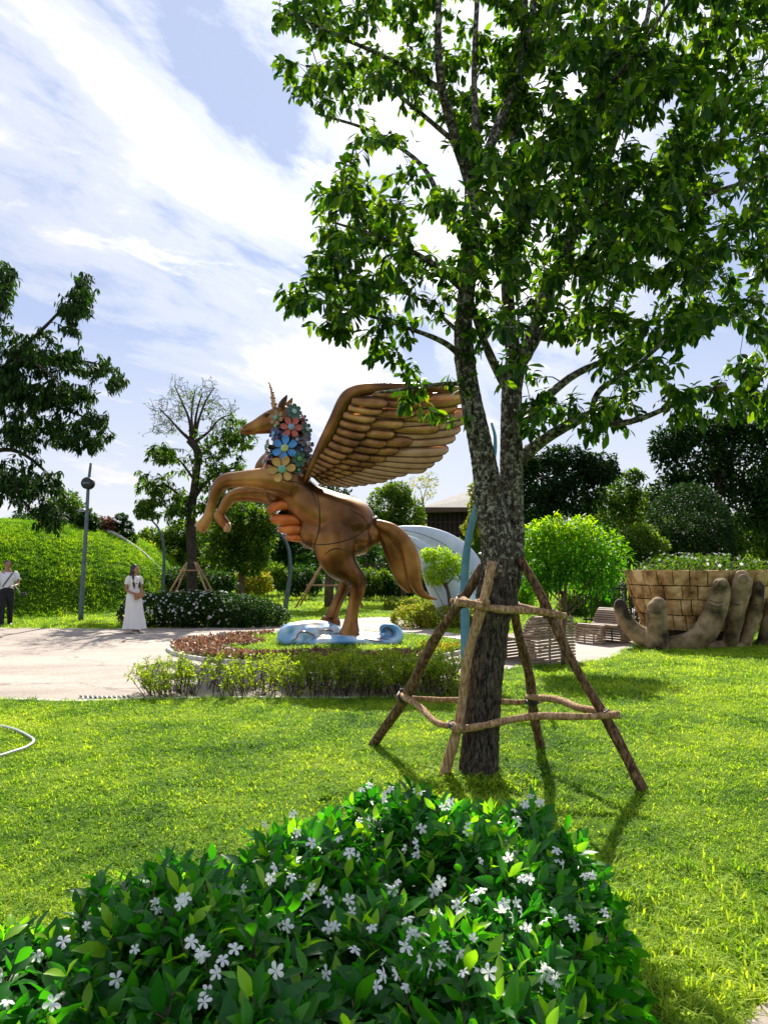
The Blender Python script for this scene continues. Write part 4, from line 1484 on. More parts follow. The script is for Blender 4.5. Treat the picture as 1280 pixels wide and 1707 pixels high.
def feather_mesh(L_, w_):
    t = np.array([0, .15, .35, .55, .72, .86, .95, 1.0])
    hw = w_ * np.array([.6, .75, .9, 1.0, 1.0, .92, .72, .30]) * .5
    V = []; th = .012
    for side in (1, -1):
        for x_, h_ in zip(t, hw):
            crown_ = .032 * w_
            V += [[x_ * L_, h_, 0 * th + side * th * .3], [x_ * L_, 0, crown_ + side * th], [x_ * L_, -h_, side * th * .3]]
    q = []; n = len(t)
    for i in range(n - 1):
        a = i * 3; b = a + 3; o = n * 3
        q += [[a + 1, a, b, b + 1], [a + 2, a + 1, b + 1, b + 2], [a + o, a + 1 + o, b + 1 + o, b + o], [a + 1 + o, a + 2 + o, b + 2 + o, b + 1 + o],
              [a, a + o, b + o, b], [a + 2 + o, a + 2, b + 2, b + 2 + o]]
    V = np.array(V)
    m = MB(); m.add(V, [np.array(q)])
    # raised edge line
    e1 = np.column_stack([t * L_, hw, np.full(n, .006)]); e2 = np.column_stack([t[::-1] * L_, -hw[::-1], np.full(n, .006)])
    return m, np.vstack([e1, [[L_ * 1.005, 0, .006]], e2])


armc = catmull(np.array(arm, float), 12)
cum = np.concatenate([[0], np.cumsum(np.linalg.norm(np.diff(armc[:, :2], axis=0), axis=1))]); cum /= cum[-1]


def arm_at(t):
    return np.array([np.interp(t, cum, armc[:, k_]) for k_ in range(4)])


rows = [
    # tips px; angle at wrist/shoulder; length at wrist/shoulder; depth; material; width px
    ([(645, 688), (637, 699), (626, 711), (618, 724), (610, 736), (601, 747), (591, 758), (580, 768), (570, 776), (560, 783), (549, 788), (540, 792), (531, 796), (524, 799)], (6, 38), (56, 15), -.34, 'feather', 14.0),
    ([(716, 671), (700, 684), (689, 701), (671, 717), (656, 733), (644, 747), (631, 757), (617, 769), (602, 777), (587, 784), (574, 789), (560, 793), (548, 797), (537, 800)], (1, 38), (95, 20), -.27, 'feather', 16.5),
    ([(768, 677), (756, 690), (750, 702), (728, 722), (685, 743), (663, 757), (643, 769), (625, 778), (607, 785), (590, 792), (576, 797), (563, 801), (550, 804)], (-4, 40), (115, 24), -.20, 'feather', 18.5),
    ([(775, 698), (770, 710), (762, 724), (754, 738), (743, 756), (734, 767), (721, 777), (709, 785), (679, 791), (662, 796), (646, 802), (631, 805), (615, 808), (600, 810), (586, 812), (572, 812), (559, 812), (547, 811)], (-8, 40), (125, 34), -.12, 'bronze_light', 17),
]
for ri, (tipsf, thr, lr, dz, mt, wpx) in enumerate(rows):
    nT = len(tipsf)
    for i_, (tx, ty) in enumerate(tipsf):
        s_ = 1 - i_ / (nT - 1)                      # 1 at wrist, 0 at the shoulder
        th_ = R(thr[1] + (thr[0] - thr[1]) * s_ ** .55)
        Lp = lr[1] + (lr[0] - lr[1]) * s_ ** .8
        bx = tx - Lp * cos(th_); by = ty - Lp * sin(th_)
        dep = -.05 - .42 * s_
        p0 = W(bx, by, dep + dz + .015); p1 = W(tx, ty, dep + dz - .06)
        L_ = np.linalg.norm(p1 - p0)
        taper = .50 + .50 * min(1, s_ * 1.7)
        m, edge = feather_mesh(L_, wpx * UR * taper * 1.42)
        X = norm(p1 - p0); Z = norm(np.array([0, -1.0, .25 - .5 * 0]) - X * np.dot(X, [0, -1.0, .25])); Y = np.cross(Z, X)
        Rm = np.column_stack([X, Y, Z])
        m.v = [v @ Rm.T + p0 for v in m.v]
        f_ = m.build('feather', M[mt], wing_o)
        ed = MB(); ed.tube(edge @ Rm.T + p0, .0065, 4)
        ed.build('rim', M['bronze_dark'], wing_o)

# added panel behind the feathers, stops sun glowing through their gaps
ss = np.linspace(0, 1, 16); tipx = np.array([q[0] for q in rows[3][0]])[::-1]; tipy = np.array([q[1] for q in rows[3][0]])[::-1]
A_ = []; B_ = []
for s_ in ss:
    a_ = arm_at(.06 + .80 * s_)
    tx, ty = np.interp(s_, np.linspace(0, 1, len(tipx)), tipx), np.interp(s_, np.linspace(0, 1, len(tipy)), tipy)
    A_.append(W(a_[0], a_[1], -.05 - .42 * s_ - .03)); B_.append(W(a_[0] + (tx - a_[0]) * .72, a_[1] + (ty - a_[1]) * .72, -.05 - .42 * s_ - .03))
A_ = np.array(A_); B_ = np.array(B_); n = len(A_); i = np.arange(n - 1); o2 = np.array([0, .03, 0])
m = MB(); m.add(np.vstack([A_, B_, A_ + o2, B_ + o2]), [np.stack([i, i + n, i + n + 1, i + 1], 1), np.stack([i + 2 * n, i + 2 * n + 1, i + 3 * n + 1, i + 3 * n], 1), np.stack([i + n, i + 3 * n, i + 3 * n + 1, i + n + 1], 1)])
m.build('wing_light_block', M['bronze_dark'], wing_o)

# mane flowers --------------------------------------------------------
PC = {}


def paint(n_, c):
    if n_ not in PC:
        c = np.array(c)
        PC[n_] = surf('petal_' + n_, [(.3, tuple(c * .65)), (.6, tuple(c)), (.75, tuple(np.minimum(c * 1.3, .9)))], 7, .38, 0, .05, 30, coat=.2)
    return PC[n_]


fl = [(466, 703, 12, 6, 'tan', (.33, .20, .07), 'seafoam', (.16, .42, .30)), (493, 692.5, 13, 8, 'dark_green', (.035, .10, .07), 'pale_teal', (.33, .50, .46)),
      (490, 719, 16.5, 6, 'red', (.50, .09, .06), 'slate', (.20, .30, .42)), (463, 729, 11, 6, 'indigo', (.045, .06, .20), 'light_blue', (.14, .40, .62)),
      (450, 748, 12.5, 6, 'olive', (.22, .20, .09), 'green', (.16, .36, .22)), (481, 754, 19.5, 6, 'blue', (.035, .24, .60), 'lime', (.42, .50, .16)),
      (514.5, 745, 14, 6, 'purple_grey', (.13, .12, .19), 'pale_grey', (.42, .50, .50)), (447, 773, 13.5, 7, 'pink', (.46, .22, .17), 'pale_blue', (.24, .42, .58)),
      (477, 789, 20.5, 6, 'yellow', (.52, .30, .05), 'jade', (.14, .42, .28)), (502, 771, 13, 7, 'deep_green', (.03, .12, .06), 'leaf_green', (.12, .32, .07)),
      (513, 721, 12, 7, 'dark_green', (.035, .10, .07), 'pale_teal', (.33, .50, .46)), (508, 703, 8.5, 6, 'dark_red', (.22, .03, .03), 'slate', (.20, .30, .42)),
      (478, 731, 9, 6, 'indigo', (.045, .06, .20), 'slate', (.20, .30, .42)), (498, 738, 9, 6, 'purple_grey', (.13, .12, .19), 'pale_grey', (.42, .50, .50)),
      (455, 762, 9, 6, 'indigo', (.045, .06, .20), 'seafoam', (.16, .42, .30)), (500, 788, 9, 6, 'deep_green', (.03, .12, .06), 'jade', (.14, .42, .28)), (516, 762, 9, 6, 'dark_green', (.035, .10, .07), 'slate', (.20, .30, .42)),
      (465, 715, 8, 6, 'deep_green', (.03, .12, .06), 'lime', (.42, .50, .16)), (505, 755, 8, 6, 'indigo', (.045, .06, .20), 'light_blue', (.14, .40, .62))]
for fi, (fx, fy, fr2, npet, pn, pc_, cn, cc_) in enumerate(fl):
    # neck axis position gives the outward direction
    axx = np.interp(fy, [690, 716, 748, 790], [476, 484, 486, 478])
    side = np.clip((fx - axx) / 36, -.93, .93)
    big = fr2 > 10
    nrm2 = norm(np.array([side, -math.sqrt(1 - side ** 2) , .10]))
    hw_ = np.interp(fy, [690, 716, 748, 790], [.26, .30, .36, .45])
    c0 = W(fx, fy, -hw_ * math.sqrt(1 - side ** 2) - (.13 if big else .05))
    up_ = norm(np.array([0, 0, 1.0]) - nrm2 * nrm2[2]); rt = np.cross(up_, nrm2)
    flo = bpy.data.objects.new('flower', None)
    flo.empty_display_size = .1
    COL.objects.link(flo); flo.parent = uni; flo.matrix_parent_inverse = world_of(uni).inverted()
    flo.location = tuple(c0)
    tw = rng.uniform(0, 1)
    for k_ in range(npet):
        a = 2 * pi * k_ / npet + tw
        dr = rt * cos(a) + up_ * sin(a)
        sd2 = np.cross(nrm2, dr)
        r_ = fr2 * UR * 1.08
        Rm = np.column_stack([dr, sd2, nrm2])
        # cupped petal: outer rim torus-like ring with a dished inside
        m = MB()
        uu = np.linspace(0, 2 * pi, 17)[:-1]
        rings = []
        for rr_, hh_ in ((0, .02), (.45, .015), (.8, .04), (.95, .075), (1.04, .06), (1.0, .0), (.5, -.04)):
            if rr_ == 0: continue
            rings.append(np.column_stack([.30 + .34 * 1.0 + .36 * rr_ * np.cos(uu), .27 * rr_ * np.sin(uu) * (1 + .25 * np.cos(uu)), np.full(16, hh_) + .10 * (.64 + .36 * rr_ * np.cos(uu))]))
        V = np.vstack(rings) * r_
        q = []
        for i in range(len(rings) - 1):
            for j in range(16):
                q.append([i * 16 + j, i * 16 + (j + 1) % 16, (i + 1) * 16 + (j + 1) % 16, (i + 1) * 16 + j])
        m.add(V @ Rm.T + c0, [np.array(q)[:, ::-1], np.arange(16)[None, :], (np.arange(16) + 16 * (len(rings) - 1))[None, ::-1]])
        p_ = m.build('petal', paint(pn, pc_), flo)
    m = MB(); m.ball(c0 + nrm2 * .045, np.array([.34, .34, .17]) * fr2 * UR, 14, 8, M=np.column_stack([rt, up_, nrm2]))
    m.build('flower_centre', paint(cn, cc_), flo)
    m = MB(); m.tube([c0, c0 - nrm2 * .35], [.05, .07], 8); m.build('flower_stalk', M['bronze_dark'], flo)

# cloud base ----------------------------------------------------------
cb_ = MB()
sweep(cb_, [(486, 1062, 12, -.25, 2.2), (500, 1056, 17, -.2, 2.2), (520, 1052, 15, 0, 2.4), (545, 1050, 12, .15, 2.6), (558, 1051, 8, .25, 2.6)], 20)
sweep(cb_, [(490, 1068, 11, -.5, 2.0), (479, 1060, 11, -.45, 2.0), (483, 1048, 10, -.4, 2.0), (500, 1043, 9, -.3, 2.2), (525, 1041, 8, -.1, 2.2), (548, 1044, 7, .1, 2.2)], 18)
sweep(cb_, [(505, 1064, 8, -.62, 1.2), (498, 1060, 6, -.66, 1.1), (492, 1065, 5, -.68, 1.0)], 14)
sweep(cb_, [(518, 1070, 6, -.45, 2.5), (540, 1065, 9, -.45, 2.6), (580, 1064, 9, -.42, 2.8), (620, 1066, 8, -.4, 2.6), (655, 1066, 9, -.35, 2.2), (663, 1060, 9, -.3, 2.0)], 20)
sweep(cb_, [(575, 1060, 9, .2, 3.0), (610, 1062, 8, .15, 3.0), (645, 1064, 8, .0, 2.6)], 18)
sweep(cb_, [(662, 1066, 8, -.32, 2.0), (665, 1055, 7, -.32, 2.0), (659, 1046, 6, -.32, 1.8), (648, 1041, 5, -.32, 1.8), (638, 1044, 5, -.32, 1.6), (636, 1050, 4, -.32, 1.4)], 16)
sweep(cb_, [(641, 1053, 5.5, -.15, 2.2), (650, 1052, 6, -.1, 2.2), (652, 1060, 6, -.1, 2.2)], 14)
for v in cb_.v:
    v[:, 2] = np.maximum(v[:, 2], .06)
cb_o = remeshed(cb_, 'cloud_base', M['cloud_blue'], uni, voxel=.028, smooth_it=4)
for path_ in ([(484, 1069), (494, 1064), (497, 1057), (507, 1053), (524, 1060), (519, 1068)], [(520, 1066), (545, 1058), (572, 1057)], [(604, 1058), (625, 1063), (652, 1067)], [(600, 1062), (622, 1068), (640, 1070)], [(637, 1052), (644, 1046), (652, 1050), (654, 1060)], [(532, 1052), (548, 1050), (556, 1054)]):
    out_ = []
    inv = world_of(cb_o).inverted()
    for px, py in catmull(np.array(path_, float), 5):
        hit, loc, nn, _ = cb_o.ray_cast(inv @ Vector((0, 0, CAM_H)), inv.to_3x3() @ Vector(norm(ray(px, py))))
        if hit: out_.append(np.array(world_of(cb_o) @ loc))
    if len(out_) > 4:
        m = MB(); m.tube(out_, np.sin(np.linspace(.1, pi - .1, len(out_))) * .014 + .003, 6); m.build('scroll_line', M['bronze'], cb_o)

# ------------------------------------------------------------------ planting round the statue
n = 5200
x = rng.uniform(-1, 1, n); y = rng.uniform(-1, 1, n); k = (x ** 2 + y ** 2) < .97; x, y = x[k], y[k]
X = ISL_C[0] + x * ISL_R[0]; Y = ISL_C[1] + y * ISL_R[1]
rz_ = (X < -2.75 + .3 * np.sin(Y * 3)) | ((Y < 13.3 + .2 * np.sin(X * 4)) & (X < .6))
gc = thing('ground_cover', (-3.2, 14.6, .1), 'low reddish-brown ground cover at the left tip of the statue bed', 'ground cover')
gc['kind'] = 'stuff'
bpy.data.objects.remove(gc)


def cover(label, X, Y, z0, mat, nper, size, hh, tpl=LEAF_MED):
    n = len(X)
    T = np.column_stack([np.repeat(X, nper), np.repeat(Y, nper), z0 + rng.random(n * nper) * hh])
    T[:, :2] += rng.normal(0, .025, (n * nper, 2))
    d = norm(np.column_stack([rng.normal(0, .6, n * nper), rng.normal(0, .6, n * nper), np.abs(rng.normal(.6, .4, n * nper))]))
    fr = frames(d, .8); m = MB()
    place_leaves(m, tpl, T, fr, size * rng.uniform(.6, 1.3, n * nper), rng.random(n * nper) * .9)
    return tag(m.build('ground_cover', M[mat], None), label, 'ground cover', kind='stuff')


cover('low reddish-brown ground cover at the left tip of the statue bed', X[rz_], Y[rz_], .05, 'leaf_red', 9, .085, .07)
gz = ~rz_ & (X > .7) & (Y < 14.4)
cover('low green and orange ground cover at the right of the statue bed', X[gz], Y[gz], .05, 'leaf_olive', 9, .075, .10)

# small plaque on a spike in the red planting
pq = thing('plaque', P(371, 1068, 15.9) * np.array([1, 1, 0]) + np.array([0, 0, .1]), 'small tan plaque on a spike in the red-brown planting', 'sign')
p0 = P(371, 1062, 15.9)
m = MB(); m.box(p0 + [0, 0, .02], (.13, .025, .17), .25); m.build('panel', M['ochre'], pq, smooth=False)
m = MB(); m.box(p0 + [.0, -.018, .02], (.10, .004, .13), .25); m.build('face', M['rock_white'], pq, smooth=False)
m = MB(); m.tube([[p0[0], p0[1] + .02, .05], [p0[0], p0[1] + .02, p0[2]]], .012, 6); m.build('spike', M['black'], pq)

# white stone beside the cloud base
m = MB(); c = P(468, 1066, 15.2); m.ball(c, [.09, .09, .12], 10, 8); o = m.build('stone', M['rock_white'], None)
tag(o, 'small white stone beside the left curl of the cloud base', 'stone')

# ------------------------------------------------------------------ scraggly hedge in front of the bed
hg = thing('hedge', (-1.0, 9.4, 0), 'sparse twiggy hedge with yellow-green leaves before the statue bed', 'hedge')
st = MB(); tp = []; td = []
xs = []
while len(xs) < 560:
    px = rng.uniform(250, 765)
    D = rng.uniform(9.05, 10.2) if px > 330 else rng.uniform(9.05, 9.6)
    if rng.random() > (.55 if px < 520 else 1): continue
    xs.append((px, D))
for px, D in xs:
    b = np.array([(px - 640) / F * D, D, 0.0])
    hgt = rng.uniform(.30, .47) * (1.0 if px > 500 else .92)
    if px < 300: hgt *= rng.uniform(.6, 1.1)
    e = b + np.array([rng.normal(0, .09) - (.12 if px < 300 else 0) * rng.random(), rng.normal(0, .08), hgt])
    mid = (b + e) / 2 + rng.normal(0, .025, 3)
    c = catmull([b, mid, e], 3)
    st.tube(c, np.linspace(.006, .002, len(c)), 4)
    for q in range(rng.integers(2, 5)):
        i_ = rng.integers(2, len(c)); u = norm(np.array([rng.normal(0, 1), rng.normal(0, 1), rng.uniform(.2, 1.4)]))
        e2 = c[i_] + u * rng.uniform(.06, .16)
        st.tube([c[i_], (c[i_] + e2) / 2 + rng.normal(0, .008, 3), e2], [.003, .002, .0015], 3)
        tp.append(e2); td.append(u)
    tp.append(e); td.append(norm(e - mid))
st.build('stems', M['bark_twig'], hg)
tp = np.array(tp); td = np.array(td)
k = (tp[:, 2] > .10) | (rng.random(len(tp)) < .6); tp, td = tp[k], td[k]
pos, d, sz = whorls(tp, td, 10, .052, 1.0, .0, .08)
leaves(hg, 'foliage', LEAF_MED, pos, d, sz, M['leaf_hedge'], .7)

# ------------------------------------------------------------------ lamps


def lamp(label, path, r0, r1, head, hdir, D, mat='lamp_grey', sign=None, heads2=None):
    b = G(path[0][0], path[0][1]); b = P(path[0][0], path[0][1], D)
    lo = thing('street_lamp', (b[0], D, 0), label, 'lamp', 'slender park lamps with leaf-shaped heads')
    c = catmull(np.array([P(x_, y_, D) for x_, y_ in path]), 6)
    c[0][2] = float(hill_h(c[0][0], c[0][1])) - .05 if c[0][0] < -6 else -.02
    m = MB(); m.tube(c, np.linspace(r0, r1, len(c)), 12); m.build('pole', M[mat], lo)
    m = MB(); m.tube([c[0] + [0, 0, 0], c[0] + [0, 0, .05]], r0 * 2.0, 14); m.build('base_plate', M[mat], lo)
    for (hx, hy, hd) in [head] + (heads2 or []):
        p1 = P(hx, hy, D); p2 = P(hx + hd[0], hy + hd[1], D)
        t = np.linspace(0, 1, 9)[:, None]; cc_ = p1 + (p2 - p1) * t + np.array([0, 0, 1]) * (np.sin(t * pi) * .04)
        L_ = np.linalg.norm(p2 - p1)
        m = MB(); m.tube(cc_, L_ * .13 * np.sin(np.linspace(.12, pi - .06, 9)) ** .8 + .004, 12, squash=1.5)
        h = m.build('lamp_head', M['metal_grey'] if mat == 'lamp_grey' else M['lamp_grey'], lo)
        m = MB(); m.tube(cc_[2:-2] - [0, 0, L_ * .10], L_ * .07, 10, squash=1.6); m.build('lens', M['white_paint'], h)
    return lo


l1 = lamp('lamp post with round dark speaker standing in front of the grassy mound', [(135, 1032), (139, 960), (144, 880), (148, 808), (152, 772)], .075, .035, (146, 852, (-18, 0)), None, 21.6)
sp_ = P(148, 806, 21.5)
m = MB(); m.tube([sp_ + [0, -.16, 0], sp_ + [0, -.12, 0], sp_ + [0, .06, 0], sp_ + [0, .1, 0]], [.12, .175, .175, .10], 22)
s1 = m.build('speaker', M['black'], l1)
m = MB(); m.box(sp_ + [0, -.17, .0], (.20, .01, .055)); m.build('speaker_plate', M['lamp_grey'], s1, smooth=False)
lamp('curved grey lamp left of the bare-topped tree', [(272, 975), (274, 940), (272, 905), (264, 880), (252, 866)], .07, .03, (252, 868, (-20, -6)), None, 27)
lamp('curved grey lamp under the raised forelegs of the winged statue', [(475, 1016), (480, 985), (484, 950), (481, 915), (470, 893), (458, 884)], .095, .04, (460, 888, (-27, -6)), None, 27)
lamp('tall teal serpentine lamp directly left of the forked tree trunk', [(776, 1113), (775, 1040), (774, 970), (779, 910), (792, 850), (812, 800), (823, 762), (825, 730), (819, 705)], .082, .02, (818, 737, (-34, -8)), None, 12.0, mat='teal')
lamp('small grey lamp glimpsed between tree trunk and white sculpture', [(830, 1050), (833, 990), (830, 950), (822, 930)], .05, .03, (822, 932, (-26, -9)), None, 24)

# ------------------------------------------------------------------ big pale sculpture behind
wsx = P(760, 1045, 20.8)
wsc = thing('petal_sculpture', (wsx[0], 21, 0), 'large glossy white leaf-like sculpture behind the statue tail', 'sculpture')
for (lst, dz) in (([(655, 881, 3), (680, 884, 8), (712, 892, 14), (745, 908, 19), (772, 932, 22), (790, 962, 20), (797, 1000, 14), (792, 1046, 8)], 21.2),
                  ([(668, 892, 3), (690, 905, 9), (712, 926, 16), (733, 955, 22), (752, 990, 24), (765, 1020, 20), (772, 1050, 12)], 20.7),
                  ([(700, 932, 3), (712, 955, 9), (728, 985, 14), (742, 1012, 15), (752, 1050, 9)], 20.3)):
    a = catmull(np.array([[*P(q[0], q[1], dz), q[2] * dz / F] for q in lst]), 5)
    m = MB(); m.tube(a[:, :3], np.maximum(a[:, 3], .02), 20, squash=.45)
    pt = m.build('petal', M['white_paint'], wsc)
    for off in (-.15,):
        b = a[3:-4].copy()
        T_ = norm(np.gradient(b[:, :3], axis=0)); Bn = np.cross(T_, [0, 1, 0])
        sl_ = b[:, :3] + Bn * (b[:, 3] * off)[:, None] - np.array([0, 1, 0]) * (b[:, 3] * .45 * math.sqrt(1 - off ** 2) + .002)[:, None]
        m = MB(); m.tube(sl_, .008, 5); m.build('groove', M['lamp_grey'], pt)
# ------------------------------------------------------------------ planter: two stone hands holding a stone bowl
BC = np.array([P(1158, 950, 16.1)[0], 16.1]); RT = 1.56
hp_ = thing('hands_planter', (BC[0], BC[1], 0), 'stone planter of two giant cupped hands holding a bowl of sandstone blocks', 'planter')


def bowl_r(z):
    t = np.clip((z - .05) / 1.5, 0, 1)
    return 1.0 + (RT - 1.0) * t ** .75


zs = np.array([.05, .3, .6, .9, 1.2, 1.45, 1.52])
m = MB(); nseg = 48
rg = [np.column_stack([BC[0] + (bowl_r(z) - .05) * np.cos(np.linspace(0, 2 * pi, nseg + 1)[:-1]), BC[1] + (bowl_r(z) - .05) * np.sin(np.linspace(0, 2 * pi, nseg + 1)[:-1]), np.full(nseg, z)]) for z in zs]
rg.append(rg[-1] * 1.0); rg[-1] = np.column_stack([BC[0] + 1.1 * np.cos(np.linspace(0, 2 * pi, nseg + 1)[:-1]), BC[1] + 1.1 * np.sin(np.linspace(0, 2 * pi, nseg + 1)[:-1]), np.full(nseg, 1.44)])
q = [[i * nseg + j, i * nseg + (j + 1) % nseg, (i + 1) * nseg + (j + 1) % nseg, (i + 1) * nseg + j] for i in range(len(rg) - 1) for j in range(nseg)]
m.add(np.vstack(rg), [np.array(q), (np.arange(nseg) + (len(rg) - 1) * nseg)[None]])
m.build('bowl', M['stone_gap'], hp_)
rowz = [(.30, .62), (.62, .94), (.94, 1.22), (1.22, 1.545)]
for ri, (z0, z1) in enumerate(rowz):
    a = pi * .97 + rng.uniform(0, .1)
    while a < 2.05 * pi:
        wd = rng.uniform(.13, .26) * (1.15 if ri == 3 else 1)
        a1 = a + wd
        V = []; g_ = .010
        bulge = rng.uniform(.01, .045)
        nz, na = 4, 4
        for io in (0, 1):
            for iz in range(nz):
                for ia in range(na):
                    tz, ta = iz / (nz - 1), ia / (na - 1)
                    z = z0 + g_ + (z1 - z0 - 2 * g_) * tz; an_ = a + .007 + (wd - .014) * ta
                    edge_ = (tz in (0, 1)) or (ta in (0, 1))
                    r_ = bowl_r(z) + (bulge * (.35 if edge_ else 1) + rng.normal(0, .006) if io else -.09)
                    V.append([BC[0] + r_ * cos(an_), BC[1] + r_ * sin(an_), z + (rng.normal(0, .004) if io else 0)])
        q = []
        o_ = nz * na
        for iz in range(nz - 1):
            for ia in range(na - 1):
                b = iz * na + ia
                q.append([o_ + b, o_ + b + 1, o_ + b + na + 1, o_ + b + na])
        for ia in range(na - 1):
            q.append([ia, ia + 1, o_ + ia + 1, o_ + ia]); b = (nz - 1) * na
            q.append([b + ia + 1, b + ia, o_ + b + ia, o_ + b + ia + 1])
        for iz in range(nz - 1):
            b = iz * na
            q.append([b + na, b, o_ + b, o_ + b + na]); b = b + na - 1
            q.append([b, b + na, o_ + b + na, o_ + b])
        m = MB(); m.add(np.array(V), [np.array(q)])
        m.build('stone', M['stone_block'], hp_, smooth=False)
        a = a1

HDp = 14.45


def HW(px, py, dy=0):
    return P(px, py, HDp + dy)


def hsweep(mb, lst, seg=18):
    a = catmull(np.array([[*HW(q[0], q[1], q[3]), q[2] * HDp / F, q[4] if len(q) > 4 else 1.0] for q in lst]), 5)
    mb.tube(a[:, :3], np.maximum(a[:, 3], .01), seg, squash=a[:, 4], round_ends=True)


hm = MB()
hsweep(hm, [(1116, 1072, 11, .1, 1.2), (1150, 1070, 17, .05, 1.2), (1172, 1056, 19, 0, 1.1), (1187, 1030, 19, -.05), (1197, 1002, 16.5, -.1), (1201, 984, 15.5, -.12), (1201, 976, 13.5, -.12)])
hsweep(hm, [(1160, 1078, 14, .3, 1.2), (1200, 1082, 14, .4, 1.2), (1245, 1084, 12, .5, 1.2)])
hsweep(hm, [(1214, 1082, 13, .35), (1221, 1048, 12.5, .16), (1227, 1018, 14, .08), (1233, 990, 15.5, .05), (1236, 970, 16.5, .05), (1236, 964, 14, .05)])
hsweep(hm, [(1238, 1084, 10, .5), (1246, 1058, 10, .40), (1256, 1028, 11, .34), (1261, 998, 10.8, .30), (1262, 980, 10.2, .30), (1262, 975, 8.5, .30)])
hsweep(hm, [(1266, 1084, 10, .8), (1275, 1058, 11, .72), (1282, 1028, 11.5, .68), (1284, 1008, 11, .66), (1284, 1003, 9, .66)])
for v in hm.v: v[:, 2] = np.maximum(v[:, 2], -.03)
remeshed(hm, 'hand', M['stone_hand'], hp_, voxel=.022, smooth_it=3, disp=(.03, .22))
hm = MB()
hsweep(hm, [(1032, 1006, 9, .45), (1034, 1014, 11.5, .42), (1041, 1033, 13.5, .38), (1057, 1052, 15, .30), (1080, 1066, 16, .2), (1105, 1074, 12, .15)])
hsweep(hm, [(1096, 1078, 18, .0, 1.2), (1095, 1050, 17, -.02), (1094, 1028, 16.5, -.05), (1095, 1013, 16, -.05), (1096, 1009, 14, -.05)])
for v in hm.v: v[:, 2] = np.maximum(v[:, 2], -.03)
remeshed(hm, 'hand', M['stone_hand'], hp_, voxel=.022, smooth_it=3, disp=(.03, .22))
for (x_, y_, dy, w_, h_, tilt) in ((1202, 977, -.26, 8.5, 11, .08), (1238, 966, -.11, 8, 9, .05), (1264, 981, .20, 5.5, 7, .05)):
    m = MB(); Rm = np.array(Matrix.Rotation(tilt, 3, 'Y') @ Matrix.Rotation(-.25, 3, 'Z'))
    m.ball(HW(x_, y_, dy), [w_ * HDp / F, .05, h_ * HDp / F], 14, 10, M=Rm)
    m.build('fingernail', M['stone_hand'], hp_)
for pts_, yo in (([(1185, 1001), (1197, 1005), (1211, 1001)], -.33), ([(1183, 1008), (1196, 1012), (1209, 1008)], -.33), ([(1217, 1004), (1229, 1008), (1242, 1004)], -.12), ([(1081, 1019), (1094, 1022), (1108, 1019)], -.26), ([(1252, 1006), (1259, 1009), (1270, 1006)], .17)):
    c = catmull(np.array([HW(x_, y_, yo) for x_, y_ in pts_]), 4)
    c[:, 1] += .10 * np.abs(np.linspace(-1, 1, len(c))) ** 2
    m = MB(); m.tube(c, .009, 5); m.build('finger_crease', M['stone_gap'], hp_)
shrub('planter_shrub', 'dense glossy green planting filling the stone bowl', 'bush', (BC[0], BC[1], 1.44), [(BC[0], BC[1], 1.62, 1.45, 1.4, .26), (BC[0] - .5, BC[1] - .3, 1.68, .8, .9, .26), (BC[0] + .7, BC[1], 1.66, .8, .9, .26)],
      5200, .085, 'leaf_mid', tpl=LEAF_MED, stems=14, flowers=(60, .035, .1), lump_amt=.2)
shrub('hedge', 'long dark green hedge behind the stone hands planter', 'hedge', (8.6, 19.6, 0), [(6.2, 19.4, .85, 1.4, .7, .95), (8.0, 19.6, .85, 1.5, .7, .95), (10.0, 19.8, .85, 1.5, .7, .95)], 7000, .11, 'leaf_mid', tpl=LEAF_LO, stems=10)

# ------------------------------------------------------------------ slatted benches


def bench(label, loc, rz, width, prof, nsub=1, group='benches of stacked wooden slats'):
    root = thing('bench', loc, label, 'bench', group)
    Rz = np.array(Matrix.Rotation(rz, 3, 'Z'))
    prof = np.array(prof, float)
    seg = np.linalg.norm(np.diff(prof, axis=0), axis=1); cum = np.concatenate([[0], np.cumsum(seg)])
    n = int(cum[-1] / .052)
    me = None
    for i in range(n + 1):
        s = i * cum[-1] / n
        y_ = np.interp(s, cum, prof[:, 0]); z_ = np.interp(s, cum, prof[:, 1])
        k = min(np.searchsorted(cum, s, side='right'), len(prof) - 1)
        tg_ = norm(prof[k] - prof[k - 1])
        ang_ = math.atan2(tg_[1], tg_[0])
        # slat section: 30 mm along the profile, 45 mm deep
        m = MB(); m.box((0, 0, 0), (width, .032, .05), M=np.array(Matrix.Rotation(ang_, 3, 'X')))
        if me is None or True:
            o = m.build('slat', M['slat'], root, smooth=False)
        o.matrix_parent_inverse = Matrix.Identity(4)
        o.location = (rng.normal(0, .003), y_, z_)
    for sx in (-1, 1):
        for z_ in np.arange(.045, .80, .052):
            spans = []
            if z_ < .37: spans.append((-.475, -.35))
            if z_ < .40: spans.append((.13, .465))
            elif z_ < .76: spans.append((np.interp(z_, [.40, .58, .70, .76], [.08, .18, .26, .34]), .455))
            for y0, y1 in spans:
                y0 *= prof[-1][0] / .47; y1 *= prof[-1][0] / .47
                m = MB(); m.box((0, 0, 0), (.045, abs(y1 - y0), .032))
                o = m.build('slat', M['slat'], root, smooth=False); o.matrix_parent_inverse = Matrix.Identity(4)
                o.location = (sx * (width / 2 - .026), (y0 + y1) / 2, z_ * prof[-1][0] / .47)
    # side frames: short boards stacked between the rows carry the slats
    for sx in (-.4, .4):
        m = MB()
        c = catmull(np.column_stack([np.full(len(prof), sx * (width / 2 - .05)), prof[:, 0], prof[:, 1]]) * np.array([1, .96, .97]), 3)
        m.tube(c, .022, 4)
        o = m.build('rib', M['slat'], root, smooth=False); o.matrix_parent_inverse = Matrix.Identity(4)
    root.rotation_euler = (0, 0, rz)
    return root


